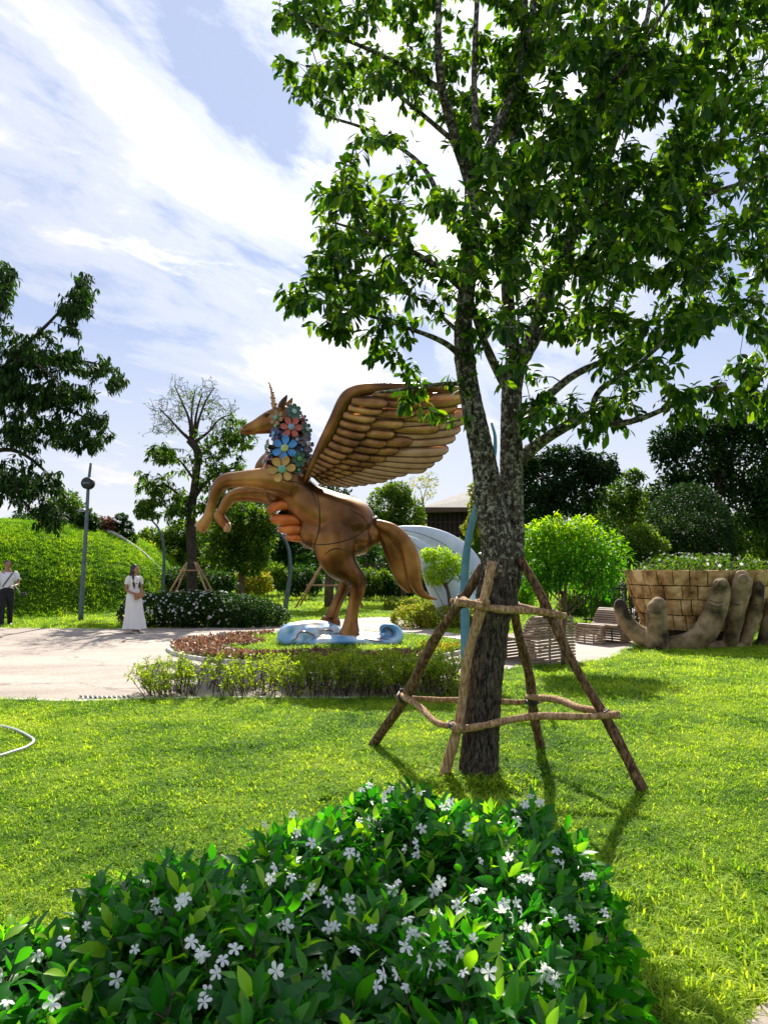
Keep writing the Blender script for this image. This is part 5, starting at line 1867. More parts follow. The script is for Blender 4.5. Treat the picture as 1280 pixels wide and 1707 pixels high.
PROF = [(-.48, .0), (-.48, .16), (-.47, .34), (-.44, .40), (-.36, .42), (-.16, .39), (.02, .38), (.10, .44), (.18, .58), (.26, .70), (.34, .76), (.42, .74), (.46, .62), (.47, .4), (.46, .2), (.47, 0)]
PROF_A = [(y_ * 1.0, z_) for y_, z_ in PROF]
b1 = G(905, 1109)
bench('slatted wooden bench seen from behind through the tree stakes', (b1[0] - .03, b1[1] + .55, .012), R(-138), 1.0, [(y_, z_ * 1.0) for y_, z_ in PROF_A])
b2 = G(1012, 1076)
bench('slatted wooden bench facing left beside the stone hands planter', (b2[0] + .05, b2[1] + .45, .012), R(-58), .72, [(y_ * .92, z_ * .92) for y_, z_ in PROF_A])

# ------------------------------------------------------------------ bright young tree at the right
bt = G(940, 1112)
D = bt[1]
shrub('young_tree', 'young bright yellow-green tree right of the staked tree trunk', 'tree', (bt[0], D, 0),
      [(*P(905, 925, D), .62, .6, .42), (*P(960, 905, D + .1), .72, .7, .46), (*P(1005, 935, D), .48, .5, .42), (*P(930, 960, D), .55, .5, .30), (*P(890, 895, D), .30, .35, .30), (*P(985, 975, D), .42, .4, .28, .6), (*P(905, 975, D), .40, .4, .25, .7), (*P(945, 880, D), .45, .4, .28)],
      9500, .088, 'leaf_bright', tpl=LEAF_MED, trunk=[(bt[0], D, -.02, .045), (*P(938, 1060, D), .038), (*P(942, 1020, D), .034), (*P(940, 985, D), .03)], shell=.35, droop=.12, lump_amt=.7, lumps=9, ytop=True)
for (a_, b_) in (((882, 1098), (935, 1058)), ((944, 1112), (930, 985)), ((1000, 1060), (945, 1040))):
    m = MB(); m.tube([P(*a_, D - .15) * [1, 1, 1], P(*b_, D - .05)], .014, 6)
    o = m.build('bamboo_stake', M['pole_wood'], None)
    tag(o, {882: 'thin pale stake slanting across the bench behind the staked tree', 944: 'upright thin stake tied to the trunk of the bright young tree', 1000: 'thin stake on the right side of the bright young tree'}[a_[0]], 'stake')

# ------------------------------------------------------------------ trees and shrubs, middle distance


def lob(px, py, D, rx, rz, ry=None, w=1):
    p = P(px, py, D); k = D / F
    return (p[0], p[1], p[2], rx * k, (ry or rx) * k, rz * k, w)


def trunk_px(lst, D, ground=0.0):
    out = []
    for i, (x_, y_, r_) in enumerate(lst):
        p = P(x_, y_, D)
        if i == 0: p[2] = ground
        out.append((p[0], p[1], p[2], r_ * D / F))
    return out


def bg_tree(label, D, trunk, lobes, n, size, mat, name='background_tree', group='background trees', gz=0.0, **k):
    x0 = P(trunk[0][0], trunk[0][1], D)[0]
    return shrub(name, label, 'tree', (x0, D, gz), [lob(*l[:2], D + (l[5] if len(l) > 5 else 0), l[2], l[3], l[4] if len(l) > 4 else None) for l in lobes], n, size, mat, trunk=trunk_px(trunk, D, gz), group=group, **k)


# right side, tall dark trees
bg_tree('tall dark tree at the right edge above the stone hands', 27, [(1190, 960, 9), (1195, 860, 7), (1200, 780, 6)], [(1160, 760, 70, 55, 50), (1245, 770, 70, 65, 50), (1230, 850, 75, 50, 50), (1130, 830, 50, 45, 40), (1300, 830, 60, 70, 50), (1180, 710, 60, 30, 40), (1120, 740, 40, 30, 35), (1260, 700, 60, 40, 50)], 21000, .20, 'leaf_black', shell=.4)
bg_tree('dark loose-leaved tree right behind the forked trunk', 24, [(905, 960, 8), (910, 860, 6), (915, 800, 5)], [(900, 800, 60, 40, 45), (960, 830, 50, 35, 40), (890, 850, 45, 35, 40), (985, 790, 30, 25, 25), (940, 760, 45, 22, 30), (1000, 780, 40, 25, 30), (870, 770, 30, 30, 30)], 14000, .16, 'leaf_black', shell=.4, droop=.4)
bg_tree('light green open tree between the dark trees at the right', 29, [(1050, 960, 5), (1052, 890, 4), (1055, 830, 3)], [(1030, 820, 40, 30, 30), (1075, 850, 45, 40, 35), (1010, 870, 40, 35, 30), (1060, 790, 25, 15, 20)], 6000, .17, 'leaf_mid', shell=.4)
bg_tree('broad mid-green tree far right behind the planter', 33, [(1270, 960, 8), (1272, 900, 6)], [(1250, 900, 60, 50, 45), (1310, 880, 60, 60, 45), (1190, 905, 50, 40, 40)], 8000, .24, 'leaf_mid')
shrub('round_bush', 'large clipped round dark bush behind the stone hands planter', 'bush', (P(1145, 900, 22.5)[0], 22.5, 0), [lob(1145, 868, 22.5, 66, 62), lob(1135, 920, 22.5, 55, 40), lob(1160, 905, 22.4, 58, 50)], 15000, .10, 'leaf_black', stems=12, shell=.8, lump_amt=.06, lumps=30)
shrub('shrub', 'feathery grey-green shrub left of the round dark bush', 'bush', (P(1065, 930, 21)[0], 21, 0), [lob(1065, 905, 21, 28, 34), lob(1090, 920, 21, 26, 28), lob(1048, 930, 21, 22, 30)], 4200, .12, 'leaf_mid', stems=8, droop=.3)
# centre: behind the statue
bg_tree('rounded olive-green tree behind the statue rump', 33, [(672, 960, 5), (672, 900, 4), (670, 860, 4)], [(648, 845, 38, 36, 34), (676, 858, 34, 34, 34), (635, 880, 38, 28, 34), (662, 820, 25, 18, 22), (688, 890, 30, 24, 30)], 9500, .17, 'leaf_mid', shell=.55)
bg_tree('thin bare-twigged treetop behind the olive-green tree', 38, [(715, 960, 3), (710, 880, 2.5), (705, 840, 2)], [(700, 815, 28, 24, 24), (715, 800, 18, 14, 16)], 650, .12, 'leaf_olive', lump_amt=.1)
bg_tree('small yellow-green tree before the brown building', 31, [(795, 960, 3), (792, 900, 2.5), (790, 860, 2)], [(793, 850, 15, 26, 15), (780, 878, 12, 14, 12), (802, 890, 20, 22, 20), (788, 820, 9, 14, 9)], 3400, .13, 'leaf_olive', shell=.4)
bg_tree('dark tree behind the hind legs of the statue', 29, [(548, 992, 8), (550, 930, 7), (552, 880, 5)], [(520, 880, 40, 30, 30), (560, 850, 40, 28, 30), (590, 900, 40, 25, 30), (545, 830, 45, 22, 30)], 7000, .17, 'leaf_black', shell=.4)
bg_tree('dark broad tree far behind the statue flank', 42, [(480, 960, 7), (480, 900, 6)], [(450, 900, 60, 40, 40), (520, 915, 60, 36, 40), (580, 925, 55, 30, 40), (420, 860, 40, 40, 34)], 8500, .28, 'leaf_dark')
bg_tree('bushy green tree directly beneath the statue forelegs', 26, [(405, 985, 5), (402, 940, 4), (400, 905, 3.5)], [(385, 880, 42, 32, 34), (420, 900, 40, 34, 34), (370, 925, 38, 28, 34), (415, 935, 42, 26, 34), (440, 870, 26, 26, 24), (395, 850, 34, 18, 24)], 11500, .15, 'leaf_mid', shell=.4)
bg_tree('dark spreading tree behind the bare-topped tree', 34, [(255, 980, 5), (256, 940, 4)], [(250, 905, 28, 24, 24), (285, 915, 34, 30, 28), (300, 890, 26, 26, 24), (345, 900, 40, 34, 34), (330, 940, 44, 28, 34)], 8500, .19, 'leaf_mid')
# low shrubs behind the far lawn
for i_, (px, py, rx, rz, D, mt, lab, nn) in enumerate([
    (300, 965, 36, 20, 30, 'leaf_dark', 'dark low shrub behind the flowering hedge near the woman', 2600),
    (360, 970, 34, 22, 29, 'leaf_dark', 'very dark shrub at the foot of the bare-topped tree', 2600),
    (420, 965, 30, 24, 31, 'leaf_olive', 'olive twiggy shrub left of the grey lamp under the statue', 2200),
    (455, 960, 26, 22, 34, 'leaf_mid', 'light green shrub just left of the lamp under the statue', 2200),
    (505, 965, 30, 24, 35, 'leaf_dark', 'dark green shrub right of the lamp under the statue', 2400),
    (590, 965, 28, 26, 35, 'leaf_mid', 'strappy green shrub between the statue hind legs and tail', 2400),
    (628, 968, 26, 24, 34, 'leaf_mid', 'green shrub right of the statue hind legs', 2400),
    (670, 975, 30, 20, 34, 'leaf_dark', 'dark shrub behind the lower tail of the statue', 2200),
    (745, 915, 40, 24, 30, 'leaf_mid', 'green hedge row behind the white sculpture', 3200),
    (825, 905, 34, 30, 30, 'leaf_mid', 'green bush behind the forked tree trunk', 2600),
    (860, 985, 30, 40, 26, 'leaf_bright', 'bright weeping shrub right behind the staked tree', 3000),
    (1005, 990, 24, 34, 22, 'leaf_bright', 'yellow-green leafy shrub left of the stone hand', 2600),
    (960, 1000, 30, 26, 24, 'leaf_mid', 'green shrub behind the slatted benches', 2400)]):
    p = P(px, py, D)
    shrub('shrub', lab, 'bush', (p[0], D, 0), [lob(px, py, D, rx, rz), lob(px + rx * .5, py + rz * .3, D - .2, rx * .6, rz * .8), lob(px - rx * .5, py + rz * .4, D - .2, rx * .6, rz * .7)], nn, .13 + .003 * (D - 20), mt, stems=4, group=None, tpl=LEAF_MED if D < 27 else LEAF_LO)
# distant wood closes the horizon
mbw = MB(); nW = 26000
a = rng.uniform(-.62, .62, nW); rr = rng.uniform(58, 78, nW)
hh = 4.2 + 1.2 * np.sin(a * 23) + .8 * np.sin(a * 61 + 2) + np.where(a > .15, 2.5, 0)
pw = np.column_stack([np.sin(a) * rr, np.cos(a) * rr, rng.random(nW) ** .7 * hh])
place_leaves(mbw, LEAF_LO, pw, frames(norm(rng.normal(0, 1, pw.shape)), 1), rng.uniform(.5, .95, nW), rng.random(nW))
tag(mbw.build('wood', M['leaf_dark'], None), 'far belt of dark trees closing the horizon', 'trees', kind='stuff')

# hedges by the path
shrub('hedge', 'dark hedge spotted with white blossoms beside the woman', 'hedge', (-4.9, 20.0, 0), [(-6.3, 20.0, .36, .8, .75, .56), (-5.8, 20.0, .38, .9, .75, .58), (-5.2, 20.0, .38, 1.0, .8, .60), (-4.6, 20.1, .38, 1.0, .8, .58), (-4.1, 20.1, .38, 1.0, .8, .55), (-3.6, 20.1, .33, .9, .8, .48), (-3.25, 20.2, .25, .75, .7, .38)], 26000, .085, 'leaf_dark', tpl=LEAF_LO, stems=16, shell=.8, flowers=(420, .032, .1), lump_amt=.1)
shrub('hedge', 'low rounded olive hedge right of the statue beside the path', 'hedge', (1.3, 19.6, 0), [(P(690, 1030, 19.7)[0], 19.7, .25, .62, .5, .36), (P(730, 1032, 19.5)[0], 19.5, .25, .62, .5, .36), (P(775, 1035, 19.2)[0], 19.2, .22, .55, .5, .34), (P(815, 1040, 18.9)[0], 18.9, .22, .5, .5, .32)], 15000, .075, 'leaf_olive', tpl=LEAF_LO, stems=14, shell=.85, lump_amt=.08)
shrub('hedge', 'small low hedge under the tip of the statue tail', 'hedge', (P(690, 1000, 27)[0], 27, 0), [(P(665, 1000, 27)[0], 27, .22, .55, .5, .32), (P(700, 1002, 26.5)[0], 26.5, .22, .7, .5, .32), (P(735, 1006, 26)[0], 26, .2, .6, .5, .3)], 8000, .09, 'leaf_olive', stems=10, shell=.85, lump_amt=.08)
shrub('shrub', 'small yellow-green branching shrub before the white sculpture', 'bush', (P(748, 1010, 19.9)[0], 19.9, 0), [lob(735, 930, 19.9, 28, 20), lob(760, 945, 19.9, 22, 22), lob(715, 925, 19.9, 16, 12), lob(725, 960, 19.9, 24, 18)], 4200, .085, 'leaf_bright', trunk=trunk_px([(752, 1030, 4), (748, 995, 3), (742, 970, 2.5)], 19.9), shell=.3, lump_amt=.4, tpl=LEAF_MED)

# ------------------------------------------------------------------ half-bare tree left of the statue
BD = 24.0
x0 = P(322, 985, BD)[0]
bt_ = thing('half_bare_tree', (x0, BD, 0), 'tree with bare fine-twigged top and leafy lower limbs left of the statue', 'tree')
sk = Skel(); mb = MB()


def bb(lst, **k):
    lst = [(q[0] + 3 * math.sin(q[1] * .7), q[1]) + tuple(q[2:]) for q in lst]
    pts = np.array([P(a[0], a[1], BD + (a[3] if len(a) > 3 else 0)) for a in lst]); rad = np.array([a[2] * BD / F for a in lst])
    if k.pop('ground', False): pts[0][2] = -.05
    sk.branch(mb, pts, rad, seg=8, **k)


bb([(320, 1000, 10), (322, 930, 8.5), (322, 860, 7.5), (324, 800, 6.5), (328, 755, 6.5), (320, 733, 7.5)], ground=True)
bb([(322, 735, 3.7), (300, 720, 2.5), (285, 700, 1.6), (268, 680, 0.9)]); bb([(320, 732, 3.1), (316, 700, 2.2), (306, 670, 1.6), (295, 645, 0.8)]); bb([(322, 730, 3.1), (332, 700, 2.2), (345, 670, 1.6), (360, 645, 0.7)])
bb([(326, 736, 3.1), (345, 720, 2.2), (365, 700, 1.6), (388, 690, 0.7)]); bb([(321, 730, 2.5), (322, 690, 1.9, .6), (324, 650, 0.9, 1)]); bb([(321, 730, 2.5), (330, 690, 1.9, -.6), (338, 655, 0.9, -1)])
bb([(324, 830, 3.7), (345, 805, 3.1), (370, 785, 2.5), (395, 780, 1.6)]); bb([(322, 850, 3.1), (300, 825, 2.5), (275, 810, 1.9), (250, 810, 1.2)]); bb([(330, 770, 2.5), (350, 745, 1.9), (380, 735, 1.2), (410, 740, 0.9)])
bb([(323, 860, 2.5), (345, 850, 1.9), (365, 840, 1.2)]); bb([(322, 800, 2.5), (305, 770, 1.9), (280, 755, 1.2)])
tg = []
while len(tg) < 900:
    a = rng.uniform(pi * .98, pi * 2.02); r = rng.uniform(.3, 1) ** .8 * (1 + .12 * sin(a * 9) + rng.normal(0, .07))
    tg.append(P(322 + 76 * r * cos(a), 722 + 90 * r * sin(a), BD + rng.uniform(-1.4, 1.4)))
t1, d1 = sk.grow(mb, tg, tip=.006, rmax=.022, bend=.4, up=.08)
k = rng.random(len(t1)) < .5
pos, d, sz = whorls(t1[k], d1[k], 2, .11, 1.0, .3, .3)
tg = []
while len(tg) < 560:
    cx, cy, rx, ry = [(400, 725, 35, 30), (365, 745, 45, 26), (385, 790, 45, 36), (345, 800, 32, 50), (270, 760, 28, 14), (265, 815, 40, 26), (300, 850, 32, 30), (360, 840, 36, 30), (245, 850, 18, 14), (395, 830, 30, 24)][rng.integers(10)]
    u = rng.normal(0, .55, 3)
    if abs(u).max() > 1.1: continue
    tg.append(P(cx + rx * u[0], cy + ry * u[1], BD + u[2] * 1.2))
t2, d2 = sk.grow(mb, tg, tip=.008, rmax=.03, bend=.3)
p2, dd2, s2 = whorls(t2, d2, 14, .20, 1.0, .5, .35)
mb.build('trunk', M['bark'], bt_)
leaves(bt_, 'crown', LEAF_MED, np.vstack([pos, p2]), np.vstack([d, dd2]), np.concatenate([sz, s2]), M['leaf_mid'], .5)


def small_support(label, cx, D, w, h, foot):
    s = thing('tree_support', (cx, D, 0), label, 'tree support')
    for (dx, dy) in ((-1, -1), (1, -1), (-1, 1), (1, 1)):
        m = MB(); m.tube([[cx + dx * w, D + dy * w * .6, -.03], [cx + dx * .12, D + dy * .12, h]], [.035, .03], 6); m.build('stake', M['pole_wood'], s)
    for z, k in ((h * .45, .6), (h * .85, .26)):
        for dy in (-1, 1):
            m = MB(); m.tube([[cx - w * k - .1, D + dy * w * .6 * k, z], [cx + w * k + .1, D + dy * w * .6 * k, z]], .028, 6); m.build('crossbar', M['pole_wood'], s)
    return s


small_support('thin stakes propping the half-bare tree behind the hedge', x0, BD - .2, 1.0, 1.75, 0)
small_support('pale stakes propping the dark tree behind the statue legs', P(550, 960, 28.5)[0], 28.6, 1.3, 2.0, 0)

# ------------------------------------------------------------------ large dark tree at the left edge
LD_ = 23.5
lx = P(-55, 900, LD_)[0]
lz = float(hill_h(lx, LD_))
lt = thing('large_leafy_tree', (lx, LD_, lz - .1), 'dark tree with drooping plumes of leaves at the left edge above the mound', 'tree')
sk = Skel(); mb = MB()


def lb(lst):
    pts = np.array([P(a[0], a[1], LD_ + (a[3] if len(a) > 3 else 0)) for a in lst]); rad = np.array([a[2] * LD_ / F for a in lst])
    if lst[0][1] > 890: pts[0][2] = lz - .1
    sk.branch(mb, pts, rad, seg=8)


lb([(-55, 910, 9.6), (-50, 830, 8.4), (-40, 740, 7.2), (-25, 670, 6.0), (0, 620, 4.8)])
lb([(0, 620, 4.2), (50, 570, 3.6), (90, 530, 2.4), (125, 490, 1.8), (138, 470, 0.9)]); lb([(0, 620, 3.6), (60, 600, 3.0), (120, 600, 2.1), (170, 610, 1.5), (205, 640, 0.7)])
lb([(-25, 670, 4.2), (40, 660, 3.0), (100, 680, 2.4), (150, 700, 1.5), (182, 730, 0.7)]); lb([(-45, 760, 4.8), (20, 750, 3.6), (70, 780, 2.4), (110, 830, 1.8)]); lb([(-25, 680, 3.6), (-10, 560, 3.0), (5, 480, 1.8), (15, 450, 0.9)])
lb([(0, 620, 3.0), (40, 600, 2.4, -1), (80, 620, 1.8, -1.6), (110, 650, 1.2, -2)]); lb([(-45, 780, 3.6), (10, 800, 2.4), (50, 850, 1.8), (80, 880, 1.2)])
tg = []
LB = [(8, 480, 16, 40, 1), (140, 500, 18, 38, 1.3), (118, 530, 24, 30, 1), (165, 620, 32, 16, 1), (195, 640, 12, 12, .5), (100, 600, 40, 28, 1.5), (50, 590, 50, 40, 2), (20, 640, 50, 40, 2), (60, 660, 60, 30, 2), (120, 660, 40, 22, 1.2), (160, 700, 22, 16, .7), (150, 740, 30, 20, .9), (100, 720, 40, 30, 1.5), (30, 720, 50, 40, 2), (20, 800, 50, 40, 2), (65, 820, 40, 34, 1.6), (90, 860, 25, 26, 1), (-20, 560, 40, 60, 1), (-30, 700, 50, 90, 1)]
wgt = np.array([l[4] for l in LB]); wgt /= wgt.sum()
while len(tg) < 1350:
    cx, cy, rx, ry, _ = LB[rng.choice(len(LB), p=wgt)]
    u = rng.normal(0, .5, 3)
    if abs(u).max() > 1.05: continue
    tg.append(P(cx + rx * u[0], cy + ry * u[1], LD_ + u[2] * 1.6))
t1, d1 = sk.grow(mb, tg, tip=.010, rmax=.04, bend=.25)
mb.build('trunk', M['bark'], lt)
pos, d, sz = whorls(t1, d1, 14, .25, .8, .75, .5)
LEAF_LONG = leaf_template(.30, .1, .3, .45, (0, .3, .65, 1.0))
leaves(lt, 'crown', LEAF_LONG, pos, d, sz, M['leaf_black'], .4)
gz_ = lambda px, D: float(hill_h(np.array([P(px, 900, D)[0]]), np.array([D]))[0])
for (px, py, rx, rz, D, mt, lab, nn) in [(110, 850, 34, 34, 31, 'leaf_mid', 'open green shrub on top of the mound beside the lamp post', 2600), (145, 868, 20, 22, 30, 'leaf_dark', 'dark shrub on the mound behind the lamp post', 2000),
                                         (178, 875, 18, 14, 31, 'leaf_red', 'reddish shrub on the crest of the mound', 1500), (60, 868, 40, 20, 30, 'leaf_dark', 'dark shrub under the plumed tree on the mound', 2400)]:
    p = P(px, py, D); g0 = gz_(px, D)
    shrub('shrub', lab, 'bush', (p[0], D, g0), [lob(px, py, D, rx, rz), lob(px + rx * .4, py + rz * .4, D - .2, rx * .6, rz * .7)], nn, .16, mt, stems=6)
# cloud-pruned tree on the crest
ct = thing('cloud_pruned_tree', (P(207, 900, 31)[0], 31, 0), 'small cloud-pruned dark tree at the right end of the mound', 'tree')
m = MB(); pads = [(203, 862, 9, 4), (212, 874, 8, 4), (196, 878, 9, 4.5), (207, 886, 16, 7), (215, 897, 13, 6), (200, 899, 10, 6), (209, 909, 16, 8)]
m.tube([[P(209, 930, 31)[0], 31, 0], P(209, 905, 31), P(205, 885, 31), P(206, 862, 31)], [.12, .10, .07, .04], 7); m.build('trunk', M['bark'], ct)
for (x_, y_, rx, rz) in pads:
    l = lob(x_, y_, 31, rx, rz)
    p, u = ell_pts(int(rx * 50), [l], .7)
    leaves(ct, 'foliage_pad', LEAF_LO, p, norm(u + rng.normal(0, .5, u.shape)), rng.uniform(.08, .14, len(p)), M['leaf_dark'], .6)

# pale boulder edge on the mound's right shoulder
m = MB()
pts_ = [P(150, 893, 31.0), P(172, 889, 30.8), P(190, 893, 30.6), P(205, 903, 30.5), P(222, 917, 30.3), P(240, 934, 30.2), P(258, 952, 30), P(270, 965, 30)]
for q_ in pts_: q_[2] = float(hill_h(q_[0], q_[1])) + .03
m.tube(catmull(np.array(pts_), 4), np.interp(np.linspace(0, 1, 29), [0, .25, .5, 1], [.10, .17, .10, .05]), 12, jit=.05)
tag(m.build('rock_edge', M['rock_white'], None), 'long pale stone edging along the right shoulder of the mound', 'rock')

# ------------------------------------------------------------------ building with brown lattice
bl = thing('pavilion', (P(755, 940, 44)[0], 44, 0), 'brown lattice-walled pavilion with grey sloping roof beyond the garden', 'building')
BDp = 44.0
xa, xb = P(698, 880, BDp)[0], P(850, 880, BDp)[0]; zt = P(760, 845, BDp)[2]
m = MB(); m.box(((xa + xb) / 2, BDp + 2, zt / 2), (xb - xa, 3.6, zt)); m.build('wall', M['dark_wall'], bl, smooth=False)
e0 = P(692, 849, BDp - .8); e1 = P(870, 843, BDp - .8); r0 = P(770, 822, BDp + 2); r1 = P(860, 816, BDp + 2); bk0 = e0 + [0, 6, 0]; bk1 = e1 + [0, 6, 0]
V = np.array([e0, e1, r1, r0, bk0, bk1, e0 - [0, 0, .18], e1 - [0, 0, .18], bk0 - [0, 0, .18], bk1 - [0, 0, .18]])
m = MB(); m.add(V, [np.array([[0, 1, 2, 3], [5, 4, 3, 2], [6, 7, 1, 0], [8, 6, 0, 4], [7, 9, 5, 1], [6, 8, 9, 7]]), np.array([[4, 0, 3], [1, 5, 2]])]); m.build('roof', M['roof'], bl, smooth=False)
m = MB(); m.box((e0 + e1) / 2 - [0, .05, .12], (e1[0] - e0[0], .06, .26)); m.build('fascia', M['brown_wall'], bl, smooth=False)
for k_ in range(19):
    x_ = xa + (xb - xa) * (k_ + .5) / 19
    m = MB(); m.box((x_, BDp + .1, zt / 2), (.045, .06, zt)); m.build('lattice_bar', M['brown_wall'], bl, smooth=False)
for k_ in range(8):
    z_ = zt * (k_ + .6) / 8
    m = MB(); m.box(((xa + xb) / 2, BDp + .03, z_), (xb - xa, .05, .05)); m.build('lattice_bar', M['brown_wall'], bl, smooth=False)

# brown plank screen far behind the tail
pf = thing('plank_screen', (P(622, 985, 37)[0], 37, 0), 'small reddish-brown plank screen behind the statue hind legs', 'fence')
for k_ in range(9):
    x_ = P(606 + k_ * 4.5, 950, 37)[0]
    m = MB(); m.box((x_, 37, .9), (.09, .05, 1.8 + .1 * sin(k_ * 2.2))); m.build('plank', M['brown_wall'], pf, smooth=False)
m = MB(); m.box((P(624, 930, 37)[0], 36.95, 1.35), (1.3, .04, .07)); m.build('rail', M['brown_wall'], pf, smooth=False)

# black railing left of the stone hand
rl = thing('railing', (P(1030, 1010, 21)[0], 21, 0), 'black metal railing left of the stone hands planter', 'railing')
for k_ in range(13):
    x_ = P(975 + k_ * 9.5, 980, 20.6)[0]
    m = MB(); m.box((x_, 20.6, .55), (.03, .03, 1.1)); m.build('picket', M['black'], rl, smooth=False)
xa, xb = P(970, 980, 20.6)[0], P(1095, 980, 20.6)[0]
for z_ in (.15, 1.0):
    m = MB(); m.box(((xa + xb) / 2, 20.57, z_), (xb - xa, .03, .045)); m.build('rail', M['black'], rl, smooth=False)
# white bollard-like post behind it
m = MB(); p = P(1026, 1000, 23); m.box((p[0], 23, .55), (.55, .2, 1.1)); o = m.build('gate_pillar', M['rock_white'], None, smooth=False)
tag(o, 'short white pillar seen through the black railing', 'pillar')

# ------------------------------------------------------------------ hose, drain, litter
hz2 = [G(-160, 1208), G(-60, 1209), G(0, 1216), G(30, 1224), G(52, 1236), G(56, 1243), G(42, 1253), G(18, 1261), G(-10, 1269), G(-120, 1290)]
for h in hz2: h[2] = .035
m = MB(); m.tube(catmull(np.array(hz2), 8), .012, 10); tag(m.build('garden_hose', M['hose'], None), 'pale grey garden hose looping across the lawn', 'hose')
dr = thing('drain_grate', G(170, 1168), 'narrow slotted drain grate where path meets lawn', 'drain')
for k_ in range(11):
    p = G(132 + k_ * 8, 1167.5 - abs(k_ - 5) * .25); m = MB(); m.box((p[0], p[1] + .06, .028), (.022, .12, .018), .5); m.build('bar', M['black'], dr, smooth=False)
m = MB(); p0 = G(128, 1168); p1 = G(218, 1165); m.box(((p0[0] + p1[0]) / 2, (p0[1] + p1[1]) / 2 + .06, .016), (p1[0] - p0[0], .14, .012), .03); m.build('frame', M['rock_white'], dr, smooth=False)
for i_, (px, py, lab) in enumerate([(122, 1097, 'dry leaf on the pale path in the left foreground'), (75, 1068, 'small dry leaf on the path below the mound'), (212, 1071, 'dry twiggy leaf on the path at the feet of the woman'), (330, 1048, 'dead leaf near the flowering hedge on the path')]):
    p = G(px, py); p[2] = .03; m = MB(); place_leaves(m, LEAF_BUSH, p[None], frames(np.array([[cos(i_ * 2.), sin(i_ * 2.), .1]]), .3), np.array([.13]), np.array([.4]))
    tag(m.build('fallen_leaf', M['leaf_brown'], None), lab, 'leaf', 'fallen leaves on path and lawn')
for i_, (px, py, lab) in enumerate([(1080, 1233, 'small orange leaf on the lawn right of the stakes'), (1277, 1345, 'reddish leaf on the lawn at the right edge')]):
    p = G(px, py); p[2] = .05; m = MB(); place_leaves(m, LEAF_BUSH, p[None], frames(np.array([[1, .2, .3]]), .3), np.array([.06]), np.array([.4]))
    tag(m.build('fallen_leaf', M['orange_plate'], None), lab, 'leaf', 'fallen leaves on path and lawn')
p = P(205, 1016, 21.9); hz0 = float(hill_h(p[0], 21.9)); m = MB(); m.ball([p[0], 21.9, max(hz0, 0) + .09], [.17, .12, .09], 10, 6); tag(m.build('flower_clump', M['orange_plate'], None), 'small orange patch lying in the mound grass', 'flower')

# ------------------------------------------------------------------ people


def limb(mb, pts, rad, sq=None):
    a = catmull(np.column_stack([pts, rad]), 4)
    mb.tube(a[:, :3], np.maximum(a[:, 3], .003), 12, squash=sq, side=(0, 1, 0) if sq is not None else None, round_ends=True)


def head(mb, c, s=1.0, yaw=0.0):
    Rz = np.array(Matrix.Rotation(yaw, 3, 'Z'))
    def T(v): return np.array(c) + Rz @ (np.array(v) * s)
    mb.ball(T((0, .01, .015)), np.array([.073, .092, .095]) * s, 16, 12, M=Rz)          # skull
    mb.ball(T((0, .035, -.035)), np.array([.056, .062, .078]) * s, 14, 10, M=Rz)       # face and jaw
    mb.ball(T((0, .062, -.092)), np.array([.026, .026, .022]) * s, 10, 8, M=Rz)         # chin
    mb.tube([T((0, .088, .012)), T((0, .112, -.022)), T((0, .098, -.034))], np.array([.010, .015, .011]) * s, 8)   # nose
    mb.ball(T((0, .088, -.058)), np.array([.024, .012, .010]) * s, 10, 6, M=Rz)         # lips
    for e in (-1, 1):
        mb.ball(T((e * .072, -.005, -.015)), np.array([.010, .018, .028]) * s, 8, 6, M=Rz)   # ears
        mb.ball(T((e * .032, .082, .022)), np.array([.022, .010, .008]) * s, 8, 6, M=Rz)   # brows
    return T


def hand(mb, w, d, s=1.0, curl=.5, side=1):
    """palm at wrist w pointing along d, five separate curled fingers"""
    d = norm(d); a = norm(np.cross(d, [0, 0, 1.0]) if abs(d[2]) < .9 else np.cross(d, [0, 1.0, 0])); b = np.cross(d, a)
    mb.tube([w, w + d * .04 * s, w + d * .085 * s], np.array([.022, .034, .032]) * s, 10, squash=.5, side=b)
    for k, (o, ln) in enumerate(((-.027, .060), (-.009, .070), (.009, .066), (.027, .052))):
        p0 = w + d * .075 * s + a * o * s; p1 = p0 + d * ln * .5 * s + b * .010 * s * side; p2 = p1 + (d * (1 - curl) + b * curl * side) * ln * .5 * s
        mb.tube([p0, p1, p2], np.array([.0095, .009, .0075]) * s, 7, round_ends=True)
    p0 = w + d * .025 * s - a * .028 * s; mb.tube([p0, p0 - a * .022 * s + d * .022 * s + b * .01 * side, p0 - a * .018 * s + d * .052 * s + b * .02 * side], np.array([.012, .011, .009]) * s, 7, round_ends=True)


# woman in a long white dress (local: facing +Y, then turned)
wp = G(222, 1056); wp[2] = .012
wo = thing('person', (0, 0, 0), 'woman with long black hair in an ankle-length white dress holding a tan clutch', 'person')
sk_ = MB()
limb(sk_, [(0, 0, 1.30), (0, .01, 1.38), (0, .015, 1.46)], [.06, .045, .042])
T_ = head(sk_, (0, .02, 1.53), .98, R(22))
limb(sk_, [(0, 0, .90), (0, 0, 1.1), (0, 0, 1.28), (0, 0, 1.34)], [.13, .11, .14, .10], .62)
for s_, hnd in ((-1, (-.06, .21, .93)), (1, (.07, .20, .95))):
    limb(sk_, [(s_ * .155, 0, 1.30), (s_ * .19, -.01, 1.17), (s_ * .205, -.01, 1.05), (s_ * .15, .10, .98), hnd], [.044, .038, .033, .029, .021])
    hand(sk_, np.array(hnd), (-s_ * .6, .25, -.35), .95, .6, 1)
